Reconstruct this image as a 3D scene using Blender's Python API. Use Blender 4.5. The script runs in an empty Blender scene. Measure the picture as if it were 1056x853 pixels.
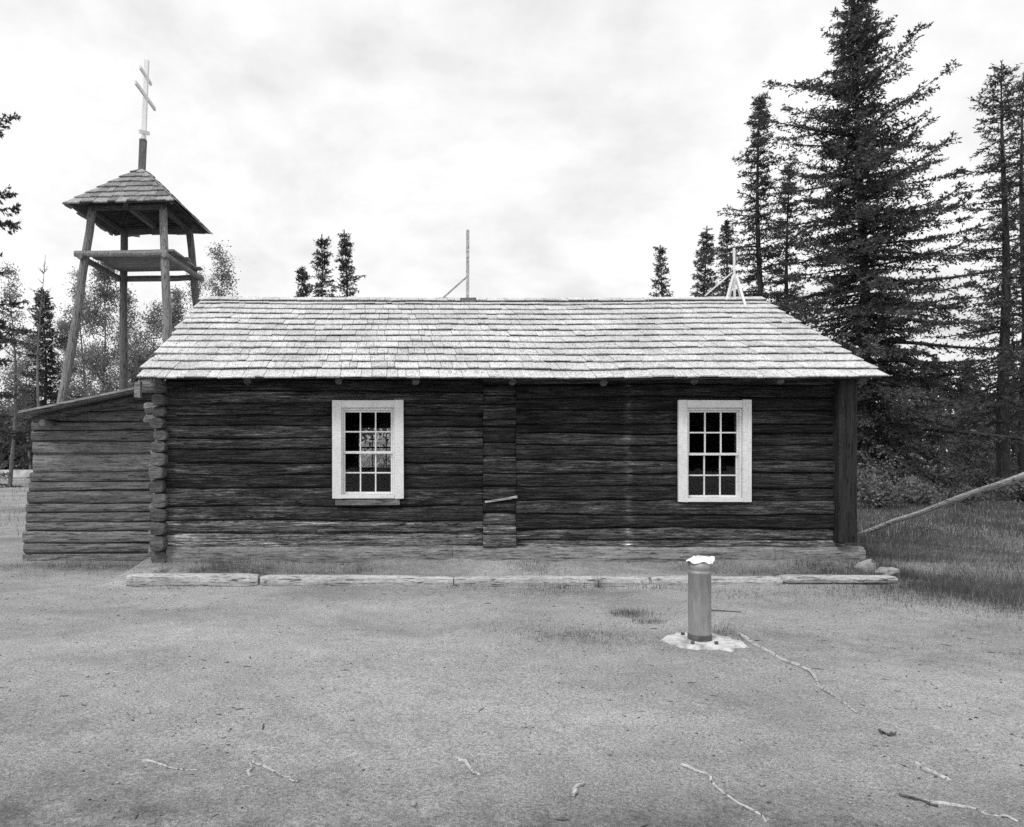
import bpy, math, random
import numpy as np
from mathutils import Vector

# ------------------------------------------------------------------ camera, sky, sun, exposure
sc = bpy.context.scene
COL = sc.collection
CAMZ, FPX, PX0, PY0 = 1.65, 770.0, 400.0, 465.0     # eye height; focal length and principal point of the view camera (px of 1056 x 853)
cam_d = bpy.data.cameras.new("camera"); cam = bpy.data.objects.new("camera", cam_d); COL.objects.link(cam)
cam.location = (0, 0, CAMZ); cam.rotation_euler = (math.radians(90), 0, 0)
cam_d.sensor_width = 36; cam_d.lens = 36 * FPX / 1056
cam_d.shift_x = (528 - PX0) / 1056; cam_d.shift_y = (PY0 - 426.5) / 1056
cam_d.clip_start = 0.05; cam_d.clip_end = 3000
sc.camera = cam

SUN_EL, SUN_AZ = math.radians(52), math.atan2(-0.55, -0.62)
world = bpy.data.worlds.new("World"); sc.world = world; world.use_nodes = True
nt = world.node_tree; N = nt.nodes; L = nt.links
for n in list(N): N.remove(n)
def wn(t, **k):
    n = N.new(t)
    for a, b in k.items(): setattr(n, a, b)
    return n
out = wn('ShaderNodeOutputWorld'); bg = wn('ShaderNodeBackground')
sky = wn('ShaderNodeTexSky'); sky.sky_type = 'NISHITA'; sky.sun_disc = False
sky.sun_elevation = SUN_EL; sky.sun_rotation = SUN_AZ
bw = wn('ShaderNodeRGBToBW'); L.new(sky.outputs[0], bw.inputs[0])
tc = wn('ShaderNodeTexCoord'); sep = wn('ShaderNodeSeparateXYZ'); L.new(tc.outputs['Generated'], sep.inputs[0])
def wmath(op, a, b=None, clamp=False):
    m = wn('ShaderNodeMath', operation=op, use_clamp=clamp)
    for i, v in enumerate((a, b)):
        if v is None: continue
        if isinstance(v, (int, float)): m.inputs[i].default_value = v
        else: L.new(v, m.inputs[i])
    return m.outputs[0]
zz = wmath('ADD', wmath('MAXIMUM', sep.outputs[2], 0.0), 0.34)
cmb = wn('ShaderNodeCombineXYZ')
L.new(wmath('DIVIDE', sep.outputs[0], zz), cmb.inputs[0]); L.new(wmath('DIVIDE', sep.outputs[1], zz), cmb.inputs[1])
n1 = wn('ShaderNodeTexNoise'); n1.inputs['Scale'].default_value = 2.1; n1.inputs['Detail'].default_value = 7; n1.inputs['Roughness'].default_value = 0.55; n1.inputs['Distortion'].default_value = 0.35
n2 = wn('ShaderNodeTexNoise'); n2.inputs['Scale'].default_value = 8.0; n2.inputs['Detail'].default_value = 6; n2.inputs['Roughness'].default_value = 0.6
L.new(cmb.outputs[0], n1.inputs[0]); L.new(cmb.outputs[0], n2.inputs[0])
cl = wmath('ADD', wmath('MULTIPLY', n1.outputs[0], 0.75), wmath('MULTIPLY', n2.outputs[0], 0.25))
cr = wn('ShaderNodeValToRGB'); L.new(cl, cr.inputs[0])
e = cr.color_ramp.elements
e[0].position = 0.33; e[0].color = (6.0, 6.0, 6.0, 1)
e[1].position = 0.56; e[1].color = (8.3, 8.3, 8.3, 1)
mixs = wmath('ADD', wmath('MULTIPLY', bw.outputs[0], 0.10), wmath('MULTIPLY', cr.outputs[0], 0.92))
L.new(mixs, bg.inputs[0]); bg.inputs[1].default_value = 0.11
L.new(bg.outputs[0], out.inputs[0])

sun_d = bpy.data.lights.new("sun", 'SUN'); sun = bpy.data.objects.new("sun", sun_d); COL.objects.link(sun)
sun_d.energy = 1.5; sun_d.angle = math.radians(12); sun_d.color = (1, 1, 1)
sdir = Vector((math.sin(SUN_AZ) * math.cos(SUN_EL), math.cos(SUN_AZ) * math.cos(SUN_EL), math.sin(SUN_EL)))
sun.rotation_euler = sdir.to_track_quat('Z', 'Y').to_euler(); sun.location = (-20, -20, 40)
sc.view_settings.view_transform = 'Standard'; sc.view_settings.look = 'None'
sc.view_settings.exposure = 0.25; sc.view_settings.gamma = 1.0; sc.view_settings.use_curve_mapping = False
sc.cycles.max_bounces = 6; sc.cycles.transparent_max_bounces = 12
try: sc.cycles.use_denoising = False
except Exception: pass

# ------------------------------------------------------------------ helpers
R = random.Random(7)
def P(px, py, d): return np.array([(px - PX0) / FPX * d, d, CAMZ + (PY0 - py) / FPX * d])
def vnoise(x, y=0.0, seed=0):
    x = np.asarray(x, float); y = np.asarray(y, float) + np.zeros_like(x)
    xi = np.floor(x); yi = np.floor(y); fx = x - xi; fy = y - yi
    fx = fx * fx * (3 - 2 * fx); fy = fy * fy * (3 - 2 * fy)
    def h(a, b):
        s = np.sin(a * 127.1 + b * 311.7 + seed * 74.7) * 43758.5453
        return s - np.floor(s)
    return ((h(xi, yi) * (1 - fx) + h(xi + 1, yi) * fx) * (1 - fy) + (h(xi, yi + 1) * (1 - fx) + h(xi + 1, yi + 1) * fx) * fy) * 2 - 1
def fbm(x, y=0.0, seed=0, o=4):
    s = 0; a = 1.0; t = 0
    for k in range(o):
        s = s + a * vnoise(np.asarray(x) * 2 ** k, np.asarray(y) * 2 ** k, seed + k * 13); t += a; a *= 0.5
    return s / t

class MB:
    """gathers verts, faces and a per-face tone; built as one mesh object"""
    def __init__(s): s.v = []; s.f = []; s.t = []; s.n = 0
    def add(s, V, F, tone=0.5):
        V = np.asarray(V, float).reshape(-1, 3)
        for f in F: s.f.append(tuple(i + s.n for i in f)); s.t.append(tone)
        s.v.append(V); s.n += len(V)
    def box(s, lo, hi, tone=0.5, jit=0.0):
        x0, y0, z0 = lo; x1, y1, z1 = hi
        V = np.array([(x0,y0,z0),(x1,y0,z0),(x1,y1,z0),(x0,y1,z0),(x0,y0,z1),(x1,y0,z1),(x1,y1,z1),(x0,y1,z1)], float)
        if jit: V += np.array([[R.uniform(-jit, jit) for _ in range(3)] for _ in range(8)])
        s.add(V, [(0,3,2,1),(4,5,6,7),(0,1,5,4),(1,2,6,5),(2,3,7,6),(3,0,4,7)], tone)
    def bar(s, a, b, w, h, tone=0.5, up=(0, 0, 1), jit=0.0):
        a = np.asarray(a, float); b = np.asarray(b, float); d = b - a; d /= np.linalg.norm(d)
        u = np.cross(d, up); u /= np.linalg.norm(u); v = np.cross(u, d)
        V = []
        for p in (a, b):
            for i, j in ((-1,-1),(1,-1),(1,1),(-1,1)): V.append(p + u * i * w / 2 + v * j * h / 2 + np.array([R.uniform(-jit, jit) for _ in range(3)]))
        s.add(V, [(0,1,2,3),(7,6,5,4),(0,4,5,1),(1,5,6,2),(2,6,7,3),(3,7,4,0)], tone)
    def tube(s, pts, rad, n=8, tone=0.5, wob=0.0, seed=0):
        pts = np.asarray(pts, float); m = len(pts); rad = np.broadcast_to(np.asarray(rad, float), (m,))
        V = []
        d0 = pts[-1] - pts[0]; ref = np.array([0, 0, 1.0]) if abs(d0[2]) < 0.8 * np.linalg.norm(d0) else np.array([1.0, 0, 0])
        for i in range(m):
            d = pts[min(i + 1, m - 1)] - pts[max(i - 1, 0)]; d = d / (np.linalg.norm(d) + 1e-9)
            u = np.cross(d, ref); u /= np.linalg.norm(u) + 1e-9; w = np.cross(d, u)
            for k in range(n):
                a = 2 * math.pi * k / n
                r = rad[i] * (1 + wob * float(vnoise(i * 0.7 + seed, k * 1.3 + seed)))
                V.append(pts[i] + r * (math.cos(a) * u + math.sin(a) * w))
        F = [(i*n+k, i*n+(k+1) % n, (i+1)*n+(k+1) % n, (i+1)*n+k) for i in range(m - 1) for k in range(n)]
        F += [tuple(range(n - 1, -1, -1)), tuple((m - 1) * n + k for k in range(n))]
        s.add(V, F, tone)
    def build(s, name, mat, parent=None, origin=None, smooth=False):
        V = np.concatenate(s.v) if s.v else np.zeros((0, 3))
        return mesh_obj(name, V, s.f, mat, parent, origin, smooth, s.t)

def world_loc(o):
    p = np.zeros(3)
    while o is not None: p += np.array(o.location); o = o.parent
    return p
def mesh_obj(name, V, F, mat, parent=None, origin=None, smooth=False, tones=None):
    org = np.array(origin, float) if origin is not None else (world_loc(parent) if parent else np.zeros(3))
    me = bpy.data.meshes.new(name)
    Vl = np.asarray(V, float) - org
    if isinstance(F, np.ndarray):
        k = F.shape[1]
        me.vertices.add(len(Vl)); me.vertices.foreach_set('co', Vl.astype(np.float32).ravel())
        me.loops.add(F.size); me.loops.foreach_set('vertex_index', F.astype(np.int32).ravel())
        me.polygons.add(len(F)); me.polygons.foreach_set('loop_start', np.arange(0, F.size, k, dtype=np.int32))
        me.update(calc_edges=True)
    else:
        me.from_pydata(Vl.tolist(), [], F)
    if tones is not None:
        at = me.attributes.new('tone', 'FLOAT', 'FACE'); at.data.foreach_set('value', np.asarray(tones, np.float32))
    if smooth: me.polygons.foreach_set('use_smooth', np.ones(len(me.polygons), bool))
    me.materials.append(mat)
    o = bpy.data.objects.new(name, me); COL.objects.link(o)
    if parent: o.parent = parent; o.location = org - world_loc(parent)
    else: o.location = org
    return o
def tag(o, label=None, cat=None, group=None, kind=None):
    for k, v in (('label', label), ('category', cat), ('group', group), ('kind', kind)):
        if v: o[k] = v
    return o
def thing(name, loc, label, cat, group=None):
    o = bpy.data.objects.new(name, None); COL.objects.link(o); o.location = loc; o.empty_display_size = 0.2
    return tag(o, label, cat, group)

# ------------------------------------------------------------------ materials (monochrome: the photograph is black and white)
def mat(name):
    m = bpy.data.materials.new(name); m.use_nodes = True
    t = m.node_tree; b = t.nodes['Principled BSDF']; b.inputs['Roughness'].default_value = 0.85
    b.inputs['Specular IOR Level'].default_value = 0.25
    return m, t, b
class G:
    def __init__(s, t): s.t = t; s.c = t.nodes.new('ShaderNodeTexCoord').outputs['Object']
    def n(s, k): return s.t.nodes.new(k)
    def scaled(s, sx, sy, sz):
        m = s.n('ShaderNodeMapping'); m.inputs['Scale'].default_value = (sx, sy, sz); s.t.links.new(s.c, m.inputs[0]); return m.outputs[0]
    def noise(s, vec=None, scale=5, detail=5, rough=0.55, dist=0.0):
        n = s.n('ShaderNodeTexNoise'); s.t.links.new(vec if vec else s.c, n.inputs[0])
        n.inputs['Scale'].default_value = scale; n.inputs['Detail'].default_value = detail; n.inputs['Roughness'].default_value = rough; n.inputs['Distortion'].default_value = dist
        return n.outputs[0]
    def ramp(s, x, *st):
        r = s.n('ShaderNodeValToRGB'); s.t.links.new(x, r.inputs[0]); el = r.color_ramp.elements
        while len(el) < len(st): el.new(0.5)
        for q, (p, v) in zip(el, st): q.position = p; q.color = (v, v, v, 1)
        return r.outputs[0]
    def m(s, op, a, b=0.0, clamp=False):
        q = s.n('ShaderNodeMath'); q.operation = op; q.use_clamp = clamp
        for i, v in enumerate((a, b)):
            if isinstance(v, (int, float)): q.inputs[i].default_value = v
            else: s.t.links.new(v, q.inputs[i])
        return q.outputs[0]
    def mix(s, f, a, b): return s.m('ADD', s.m('MULTIPLY', a, s.m('SUBTRACT', 1.0, f)), s.m('MULTIPLY', b, f))
    def tone(s):
        a = s.n('ShaderNodeAttribute'); a.attribute_name = 'tone'; return a.outputs['Fac']
    def bump(s, h, b, strength=0.4, dist=0.02):
        n = s.n('ShaderNodeBump'); n.inputs['Strength'].default_value = strength; n.inputs['Distance'].default_value = dist
        s.t.links.new(h, n.inputs['Height']); s.t.links.new(n.outputs[0], b.inputs['Normal'])
    def sep(s):
        n = s.n('ShaderNodeSeparateXYZ'); s.t.links.new(s.c, n.inputs[0]); return n.outputs

def wood(name, base, grain=(0.6, 9, 9), contrast=0.45, tonegain=0.8, axis_scale=1.0, bump=0.5):
    m, t, b = mat(name); g = G(t)
    gv = g.scaled(*[q * axis_scale for q in grain])
    a = g.noise(gv, 4.0, 8, 0.65, 0.4); c = g.noise(g.scaled(1, 1, 1), 1.3, 4)
    f = g.m('ADD', g.ramp(a, (0.25, 1 - contrast), (0.72, 1 + contrast)), g.m('MULTIPLY', g.m('SUBTRACT', c, 0.5), 0.7))
    f = g.m('MULTIPLY', f, g.m('ADD', 1 - tonegain * 0.5, g.m('MULTIPLY', g.tone(), tonegain)))
    crk = g.ramp(g.noise(g.scaled(*[q * 2.6 * axis_scale for q in grain]), 3.0, 3, 0.5, 0.6), (0.36, 0.25), (0.42, 1.0))
    rg_ = g.noise(g.scaled(*[(q + 5) * .55 * axis_scale for q in grain]), 6.0, 6, 0.75)
    f = g.m('MULTIPLY', f, g.ramp(rg_, (0.32, 0.66), (0.68, 1.34)))
    v = g.m('MULTIPLY', g.m('MULTIPLY', f, crk), base)
    t.links.new(v, b.inputs['Base Color']); g.bump(g.m('ADD', a, g.m('MULTIPLY', crk, 0.5)), b, bump, 0.012)
    return m
M = {}
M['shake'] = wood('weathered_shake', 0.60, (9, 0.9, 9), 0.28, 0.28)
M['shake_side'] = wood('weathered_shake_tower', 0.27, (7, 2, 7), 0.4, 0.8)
M['log_grey'] = wood('grey_log', 0.17, (0.5, 8, 9), 0.55, 1.0)
M['sill'] = wood('dusty_sill', 0.19, (0.6, 8, 9), 0.6, 0.8)
M['pole'] = wood('peeled_pole', 0.17, (8, 8, 0.6), 0.4, 0.9)
M['pole_pale'] = wood('pale_pole', 0.36, (6, 0.8, 6), 0.35, 0.8)
M['kerb'] = wood('kerb_timber', 0.42, (0.6, 7, 7), 0.35, 0.8)
M['plank'] = wood('dark_plank', 0.022, (7, 7, 0.5), 0.8, 0.9)
M['board'] = wood('roof_board', 0.09, (1, 6, 6), 0.5, 0.9)
M['stick'] = wood('dry_stick', 0.09, (5, 5, 5), 0.4, 0.5)
M['root'] = wood('bleached_root', 0.43, (6, 6, 6), 0.3, 0.5)
M['bark'] = wood('bark', 0.055, (6, 6, 1.2), 0.6, 0.4)
M['bark_pale'] = wood('pale_bark', 0.16, (5, 5, 2.5), 0.6, 0.4)
# church logs: tar-dark above, the lowest courses bleached
m, t, b = mat('tarred_log'); g = G(t)
a = g.noise(g.scaled(0.5, 8, 10), 4.0, 9, 0.68, 0.5)
blot = g.noise(g.scaled(0.7, 1, 2.2), 1.6, 5, 0.6)
f = g.ramp(a, (0.30, 0.25), (0.52, 0.85), (0.62, 1.5), (0.72, 3.0))
v = g.m('MULTIPLY', f, g.ramp(blot, (0.3, 0.5), (0.7, 1.9)))
sx = g.sep(); dr = g.m('MULTIPLY', g.m('POWER', 2.718, g.m('MULTIPLY', g.m('POWER', g.m('ABSOLUTE', g.m('SUBTRACT', sx[0], 1.555)), 2.0), -330.0)), g.ramp(g.noise(g.scaled(2, 1, 6), 3.0, 4), (0.42, 0.0), (0.68, 3.2)))
v = g.m('MULTIPLY', v, g.m('ADD', 1.0, dr))
v = g.m('MULTIPLY', v, g.m('ADD', 1.0, g.m('MULTIPLY', g.m('MAXIMUM', g.m('SUBTRACT', -0.4, sx[0]), 0.0), 0.14)))
v = g.m('MULTIPLY', v, g.m('ADD', 0.008, g.m('MULTIPLY', g.m('POWER', g.tone(), 2.1), 0.20)))
crk = g.ramp(g.noise(g.scaled(1.1, 18, 24), 3.0, 3, 0.5, 0.6), (0.37, 0.15), (0.43, 1.0))
c2 = g.noise(g.scaled(0.16, 3, 6.5), 3.0, 4, 0.6, 0.8)
chk = g.m('ADD', g.ramp(g.m('ABSOLUTE', g.m('SUBTRACT', c2, 0.5)), (0.004, 0.1), (0.014, 1.0)), 0.0)
c3 = g.noise(g.scaled(0.22, 3, 9), 3.0, 5, 0.65, 0.5)
lit = g.ramp(g.m('ABSOLUTE', g.m('SUBTRACT', c3, 0.53)), (0.006, 2.4), (0.03, 1.0))
rough = g.ramp(g.noise(g.scaled(6, 6, 22), 3.0, 6, 0.75), (0.32, 0.55), (0.68, 1.5))
crk = g.m('MULTIPLY', crk, chk)
v = g.m('MULTIPLY', g.m('MULTIPLY', v, g.m('MULTIPLY', crk, lit)), rough)
t.links.new(v, b.inputs['Base Color']); g.bump(g.m('ADD', g.m('ADD', a, rough), g.m('MULTIPLY', crk, 0.9)), b, 0.8, 0.015); b.inputs['Roughness'].default_value = 0.8
M['log'] = m
m, t, b = mat('white_paint'); g = G(t)
a = g.noise(g.scaled(3, 3, 12), 5, 6); t.links.new(g.m('MULTIPLY', g.m('MULTIPLY', g.ramp(a, (0.25, 0.66), (0.55, 0.88)), g.ramp(g.noise(g.scaled(14, 14, 2), 3.0, 5, .7), (0.32, 0.84), (0.46, 1.0))), g.ramp(g.noise(None, 2.0, 3), (0.3, 0.85), (0.7, 1.0))), b.inputs['Base Color']); b.inputs['Roughness'].default_value = 0.6
g.bump(a, b, 0.15, 0.004); M['white'] = m
m, t, b = mat('window_glass'); ns = t.nodes
tr = ns.new('ShaderNodeBsdfTransparent'); tr.inputs[0].default_value = (0.95, 0.95, 0.95, 1); gl = ns.new('ShaderNodeBsdfGlossy'); gl.inputs['Roughness'].default_value = 0.03; gl.inputs[0].default_value = (0.55, 0.55, 0.55, 1)
fr = ns.new('ShaderNodeFresnel'); fr.inputs[0].default_value = 1.45; mx = ns.new('ShaderNodeMixShader')
g = G(t); g.bump(g.noise(None, 4, 2), gl, 0.1, 0.01); 
t.links.new(fr.outputs[0], mx.inputs[0]); t.links.new(tr.outputs[0], mx.inputs[1]); t.links.new(gl.outputs[0], mx.inputs[2]); t.links.new(mx.outputs[0], ns['Material Output'].inputs[0]); M['glass'] = m
m, t, b = mat('galvanised_pipe'); g = G(t)
a = g.noise(g.scaled(6, 6, 1.2), 5, 6, 0.6); t.links.new(g.ramp(a, (0.3, 0.26), (0.7, 0.40)), b.inputs['Base Color']); b.inputs['Metallic'].default_value = 0.35; b.inputs['Roughness'].default_value = 0.55; g.bump(a, b, 0.1, 0.01); M['pipe'] = m
m, t, b = mat('rust_dark'); g = G(t); t.links.new(g.ramp(g.noise(None, 20, 5), (0.3, 0.06), (0.7, 0.14)), b.inputs['Base Color']); M['rust'] = m
m, t, b = mat('torn_cloth'); b.inputs['Base Color'].default_value = (0.8, 0.8, 0.8, 1); M['cloth'] = m
m, t, b = mat('concrete'); g = G(t); a = g.noise(None, 18, 8, 0.75); t.links.new(g.m('MULTIPLY', g.ramp(a, (0.34, 0.3), (0.55, 0.7)), g.ramp(g.noise(None, 5, 4), (0.35, 0.6), (0.5, 1.0))), b.inputs['Base Color']); g.bump(a, b, 0.6, 0.02); M['concrete'] = m
m, t, b = mat('stone'); g = G(t); a = g.noise(None, 9, 8, 0.65); t.links.new(g.ramp(a, (0.3, 0.22), (0.7, 0.46)), b.inputs['Base Color']); g.bump(a, b, 0.6, 0.02); M['stone'] = m
m, t, b = mat('white_barrier'); g = G(t); t.links.new(g.ramp(g.noise(None, 2, 6), (0.35, 0.5), (0.6, 0.8)), b.inputs['Base Color']); M['barrier'] = m

def foliage(name, lo, hi, trans=0.25, scale=1.1):
    m, t, b = mat(name); g = G(t); a = g.noise(None, scale, 4, 0.6); c = g.noise(None, 11, 2)
    v = g.m('MULTIPLY', g.ramp(a, (0.32, lo), (0.68, hi)), g.ramp(c, (0.3, 0.75), (0.7, 1.3)))
    t.links.new(v, b.inputs['Base Color']); b.inputs['Roughness'].default_value = 0.7
    tl = t.nodes.new('ShaderNodeBsdfTranslucent'); t.links.new(v, tl.inputs[0])
    mx = t.nodes.new('ShaderNodeMixShader'); mx.inputs[0].default_value = trans
    t.links.new(b.outputs[0], mx.inputs[1]); t.links.new(tl.outputs[0], mx.inputs[2]); t.links.new(mx.outputs[0], t.nodes['Material Output'].inputs[0])
    return m
M['needle'] = foliage('spruce_needles', 0.05, 0.135, 0.22)
M['leaf'] = foliage('aspen_leaves', 0.15, 0.30, 0.4)
M['bright_leaf'] = foliage('brightened_leaves', 0.38, 0.62, 0.4, 1.5)  # leaf colour raised to stand in for bright daylight on foliage
M['bush'] = foliage('bush_leaves', 0.08, 0.26, 0.3, 2.5)
M['far'] = foliage('far_leaves', 0.07, 0.16, 0.3, 0.3)
M['grass'] = foliage('grass_blades', 0.06, 0.15, 0.28, 0.8)
M['straw'] = foliage('dry_grass', 0.26, 0.42, 0.3, 0.8)

# ground: trodden grey dirt, thin turf at the edges
m, t, b = mat('trodden_dirt'); g = G(t)
big = g.noise(g.scaled(0.35, 0.6, 1), 1.0, 5, 0.6, 0.3); mid = g.noise(None, 4.0, 7, 0.68); fine = g.noise(None, 50.0, 8, 0.8); grit = g.noise(None, 150.0, 3, 0.6)
v = g.m('MULTIPLY', g.ramp(big, (0.3, 0.30), (0.5, 0.44), (0.64, 0.52)), g.ramp(mid, (0.30, 0.84), (0.64, 1.08)))
v = g.m('MULTIPLY', v, g.ramp(fine, (0.36, 0.48), (0.5, 1.0), (0.64, 1.4)))
v = g.m('MULTIPLY', v, g.ramp(grit, (0.38, 0.58), (0.62, 1.36)))
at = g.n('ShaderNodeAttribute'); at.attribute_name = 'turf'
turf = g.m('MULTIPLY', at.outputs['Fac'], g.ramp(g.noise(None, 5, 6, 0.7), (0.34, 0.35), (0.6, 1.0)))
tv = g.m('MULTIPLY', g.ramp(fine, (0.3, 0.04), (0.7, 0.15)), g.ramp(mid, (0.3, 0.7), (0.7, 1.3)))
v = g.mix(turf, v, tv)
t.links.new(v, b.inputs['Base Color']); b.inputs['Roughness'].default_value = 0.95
g.bump(g.m('ADD', g.m('MULTIPLY', fine, 0.8), g.m('ADD', g.m('MULTIPLY', mid, 0.5), g.m('MULTIPLY', grit, 0.35))), b, 0.8, 0.03); M['ground'] = m

# ------------------------------------------------------------------ ground sheet
WX0, WX1, WY, WYB, RY = -2.99, 6.28, 10.1, 16.05, 13.07     # church walls and ridge line
def turf_at(x, y):
    """0 = bare dirt, 1 = turf; patches as in the photo"""
    x = np.asarray(x, float); y = np.asarray(y, float)
    f = np.zeros_like(x)
    px = PX0 + x / np.maximum(y, .5) * FPX
    def blob(cx, cy, rx, ry, a): return a * np.exp(-(((x - cx) / rx) ** 2 + ((y - cy) / ry) ** 2))
    f = f + 1.0 / (1 + np.exp(-(y - 13.5) / 1.2)) * np.where(x < -4, 0.35, 1.0)
    f += blob(6.9, 8.8, 1.3, 1.2, 0.75) + blob(6.9, 7.6, 0.7, 0.5, 0.5) + blob(8.6, 13, 2.5, 2.0, 0.8) + blob(9.5, 10, 2, 1.5, .35)
    f += blob(1.75, 6.65, 0.55, 0.18, 0.45) + blob(2.5, 7.6, 0.22, 0.3, 0.5) + blob(2.2, 8.7, 0.9, 0.25, 0.5) + blob(3.2, 6.7, .5, .3, .35)
    f += blob(3.6, 5.6, 1.2, 0.8, 0.28) + blob(5.0, 6.5, 1.3, 1.0, 0.3)
    f += blob(-1.9, 3.3, 1.4, 0.6, 0.75) + blob(0.2, 3.0, 2.0, 0.5, 0.6) + blob(2.4, 3.2, 1.6, .6, .6) + blob(-2.6, 4.6, 1.0, .5, .4) + blob(-4.3, 10.6, 1.6, 0.5, 0.5) + blob(-7, 9, 2, 3, 0.3)  # foreground turf patches also paint in the darker corners of lens vignetting
    f += 0.55 * np.clip(fbm(x * 1.5, y * 2, 44) + .35, 0, 1) * ((y > 9.2) & (y < 10.3) & (x > -3.3) & (x < 6.6)) + blob(-1.6, 9.6, 1.0, 0.3, 0.45) + blob(5.0, 9.6, 1.4, 0.3, 0.4)
    f = f * (1 + 0.6 * fbm(x * 1.3, y * 1.3, 5)) + 0.10 * fbm(x * 0.8, y * 0.8, 9)
    return np.clip(f, 0, 1)
def gz(x, y):
    x = np.asarray(x, float); y = np.asarray(y, float)
    z = 0.03 * fbm(x * 0.5, y * 0.5, 3) * np.clip((np.abs(y - 9) / 6), 0.2, 1) + 0.012 * fbm(x * 2.2, y * 2.2, 4) + 0.006 * fbm(x * 7, y * 7, 8, 3)
    s = lambda a, lo, hi: np.clip((a - lo) / (hi - lo), 0, 1)
    berm = s(y, 9.05, 9.2) * s(x, -3.55, -3.3) * (1 - s(x, 6.5, 7.0)) * (1 - s(y, 16.2, 17))
    z = z + berm * (0.07 + (0.10 + 0.06 * fbm(x * 1.1, y * .5, 22)) * s(y, 9.35, 10.1) ** 1.5 + 0.025 * fbm(x * 4, y * 4, 21))
    return z
def axis(lo, hi, step, far, grow=1.22):
    c = list(np.arange(lo, hi + 1e-6, step)); s = step; a = lo; left = []
    while a > -far: s *= grow; a -= s; left.append(a)
    s = step; bb = hi; right = []
    while bb < far: s *= grow; bb += s; right.append(bb)
    return np.array(left[::-1] + c + right)
xs = axis(-7.5, 10.5, 0.075, 900); ys = axis(1.5, 13.0, 0.065, 900)
X, Y = np.meshgrid(xs, ys); Z = gz(X, Y)
V = np.stack([X, Y, Z], -1).reshape(-1, 3); nx, ny = len(xs), len(ys)
ii = (np.arange(ny - 1)[:, None] * nx + np.arange(nx - 1)[None, :]).ravel()
F = np.stack([ii, ii + 1, ii + nx + 1, ii + nx], -1)
gr = mesh_obj('ground', V, F, M['ground'], smooth=True); tag(gr, kind='structure')
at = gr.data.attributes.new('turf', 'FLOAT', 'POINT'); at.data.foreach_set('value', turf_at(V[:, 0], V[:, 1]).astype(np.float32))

# ------------------------------------------------------------------ logs
def log_strip(mb, u0, u1, lo, hi, place, seed, tone, thick=0.15, step=0.07, wav=0.010, bulge=0.006, edge=0.022):
    """a hewn log from u0 to u1; lo(u), hi(u) give its lower and upper edge; place(u, out, z) -> world point"""
    n = max(2, int((u1 - u0) / step)); u = np.linspace(u0, u1, n)
    zl = lo(u) + 0.003 + 0.010 * np.clip(vnoise(u * .8, 3, seed), 0, 1); zh = hi(u) - 0.003 - 0.010 * np.clip(vnoise(u * .9, 7, seed), 0, 1)
    tk = 0.006 * math.sin(seed * 3.7)
    prof = [(0.0, -0.035), (0.05, -edge * 0.4), (0.14, 0.0), (0.38, bulge), (0.62, bulge), (0.86, 0.0), (0.95, -edge * 0.4), (1.0, -0.035), (1.07, -0.06), (1.07, -thick - tk), (-0.07, -thick - tk), (-0.07, -0.06)]
    po = 0.017 * math.sin(seed * 12.9898)
    k = len(prof); V = []; 
    off = po + 0.008 * vnoise(u * 0.6, 0, seed) + 0.006 * vnoise(u * 3.1, 0, seed + 1)
    for i in range(n):
        for j, (a, d) in enumerate(prof):
            w = 0.0 if j >= 8 else 0.009 * float(vnoise(u[i] * 5 + j * 3.3, j * 1.7, seed + 2))
            V.append(place(u[i], d + (off[i] + w if j < 8 else 0), zl[i] + (zh[i] - zl[i]) * a))
    F = [(i*k+j, (i+1)*k+j, (i+1)*k+(j+1) % k, i*k+(j+1) % k) for i in range(n - 1) for j in range(k)]
    F += [tuple(range(k - 1, -1, -1)), tuple((n - 1) * k + j for j in range(k))]
    mb.add(V, F, tone)
def edge_fn(z, seed, amp=0.012):
    return lambda u: z + amp * vnoise(u * 0.55, 0, seed) + amp * 0.45 * vnoise(u * 2.3, 0, seed + 5)
def course_wall(mb, u0, u1, zs, place, seed, tones, holes=(), top=None, amp=0.016, ends=None):
    """stacked logs between the heights zs; holes are (ua, ub, za, zb) openings"""
    E = [edge_fn(z, seed + 17 * i, amp if 0 < i < len(zs) - 1 else 0.003) for i, z in enumerate(zs)]
    for i in range(len(zs) - 1):
        lo, hi = E[i], E[i + 1]; a, b_ = (ends(i) if ends else (u0, u1)); tn = tones(i)
        if top is not None:
            h0 = hi; hi = lambda u, h0=h0: np.minimum(h0(u), top(u))
            uu = np.linspace(a, b_, 60); ok = uu[(hi(uu) - lo(uu)) > 0.03]
            if len(ok) < 2: continue
            a, b_ = ok[0], ok[-1]
        hs = [h for h in holes if h[2] < zs[i + 1] and h[3] > zs[i] and h[0] < b_ and h[1] > a]
        cur = a; q = 0
        for h in sorted(hs):
            if h[0] > cur: log_strip(mb, cur, h[0], lo, hi, place, seed + i * 3 + q, tn)
            if zs[i] < h[2] - 0.03: log_strip(mb, h[0], h[1], lo, (lambda u, z=h[2]: np.full_like(u, z)), place, seed + i * 3 + q + 1, tn)
            if zs[i + 1] > h[3] + 0.03: log_strip(mb, h[0], h[1], (lambda u, z=h[3]: np.full_like(u, z)), hi, place, seed + i * 3 + q + 1, tn)
            cur = h[1]; q += 50
        if cur < b_: log_strip(mb, cur, b_, lo, hi, place, seed + i * 3 + q, tn)

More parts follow.
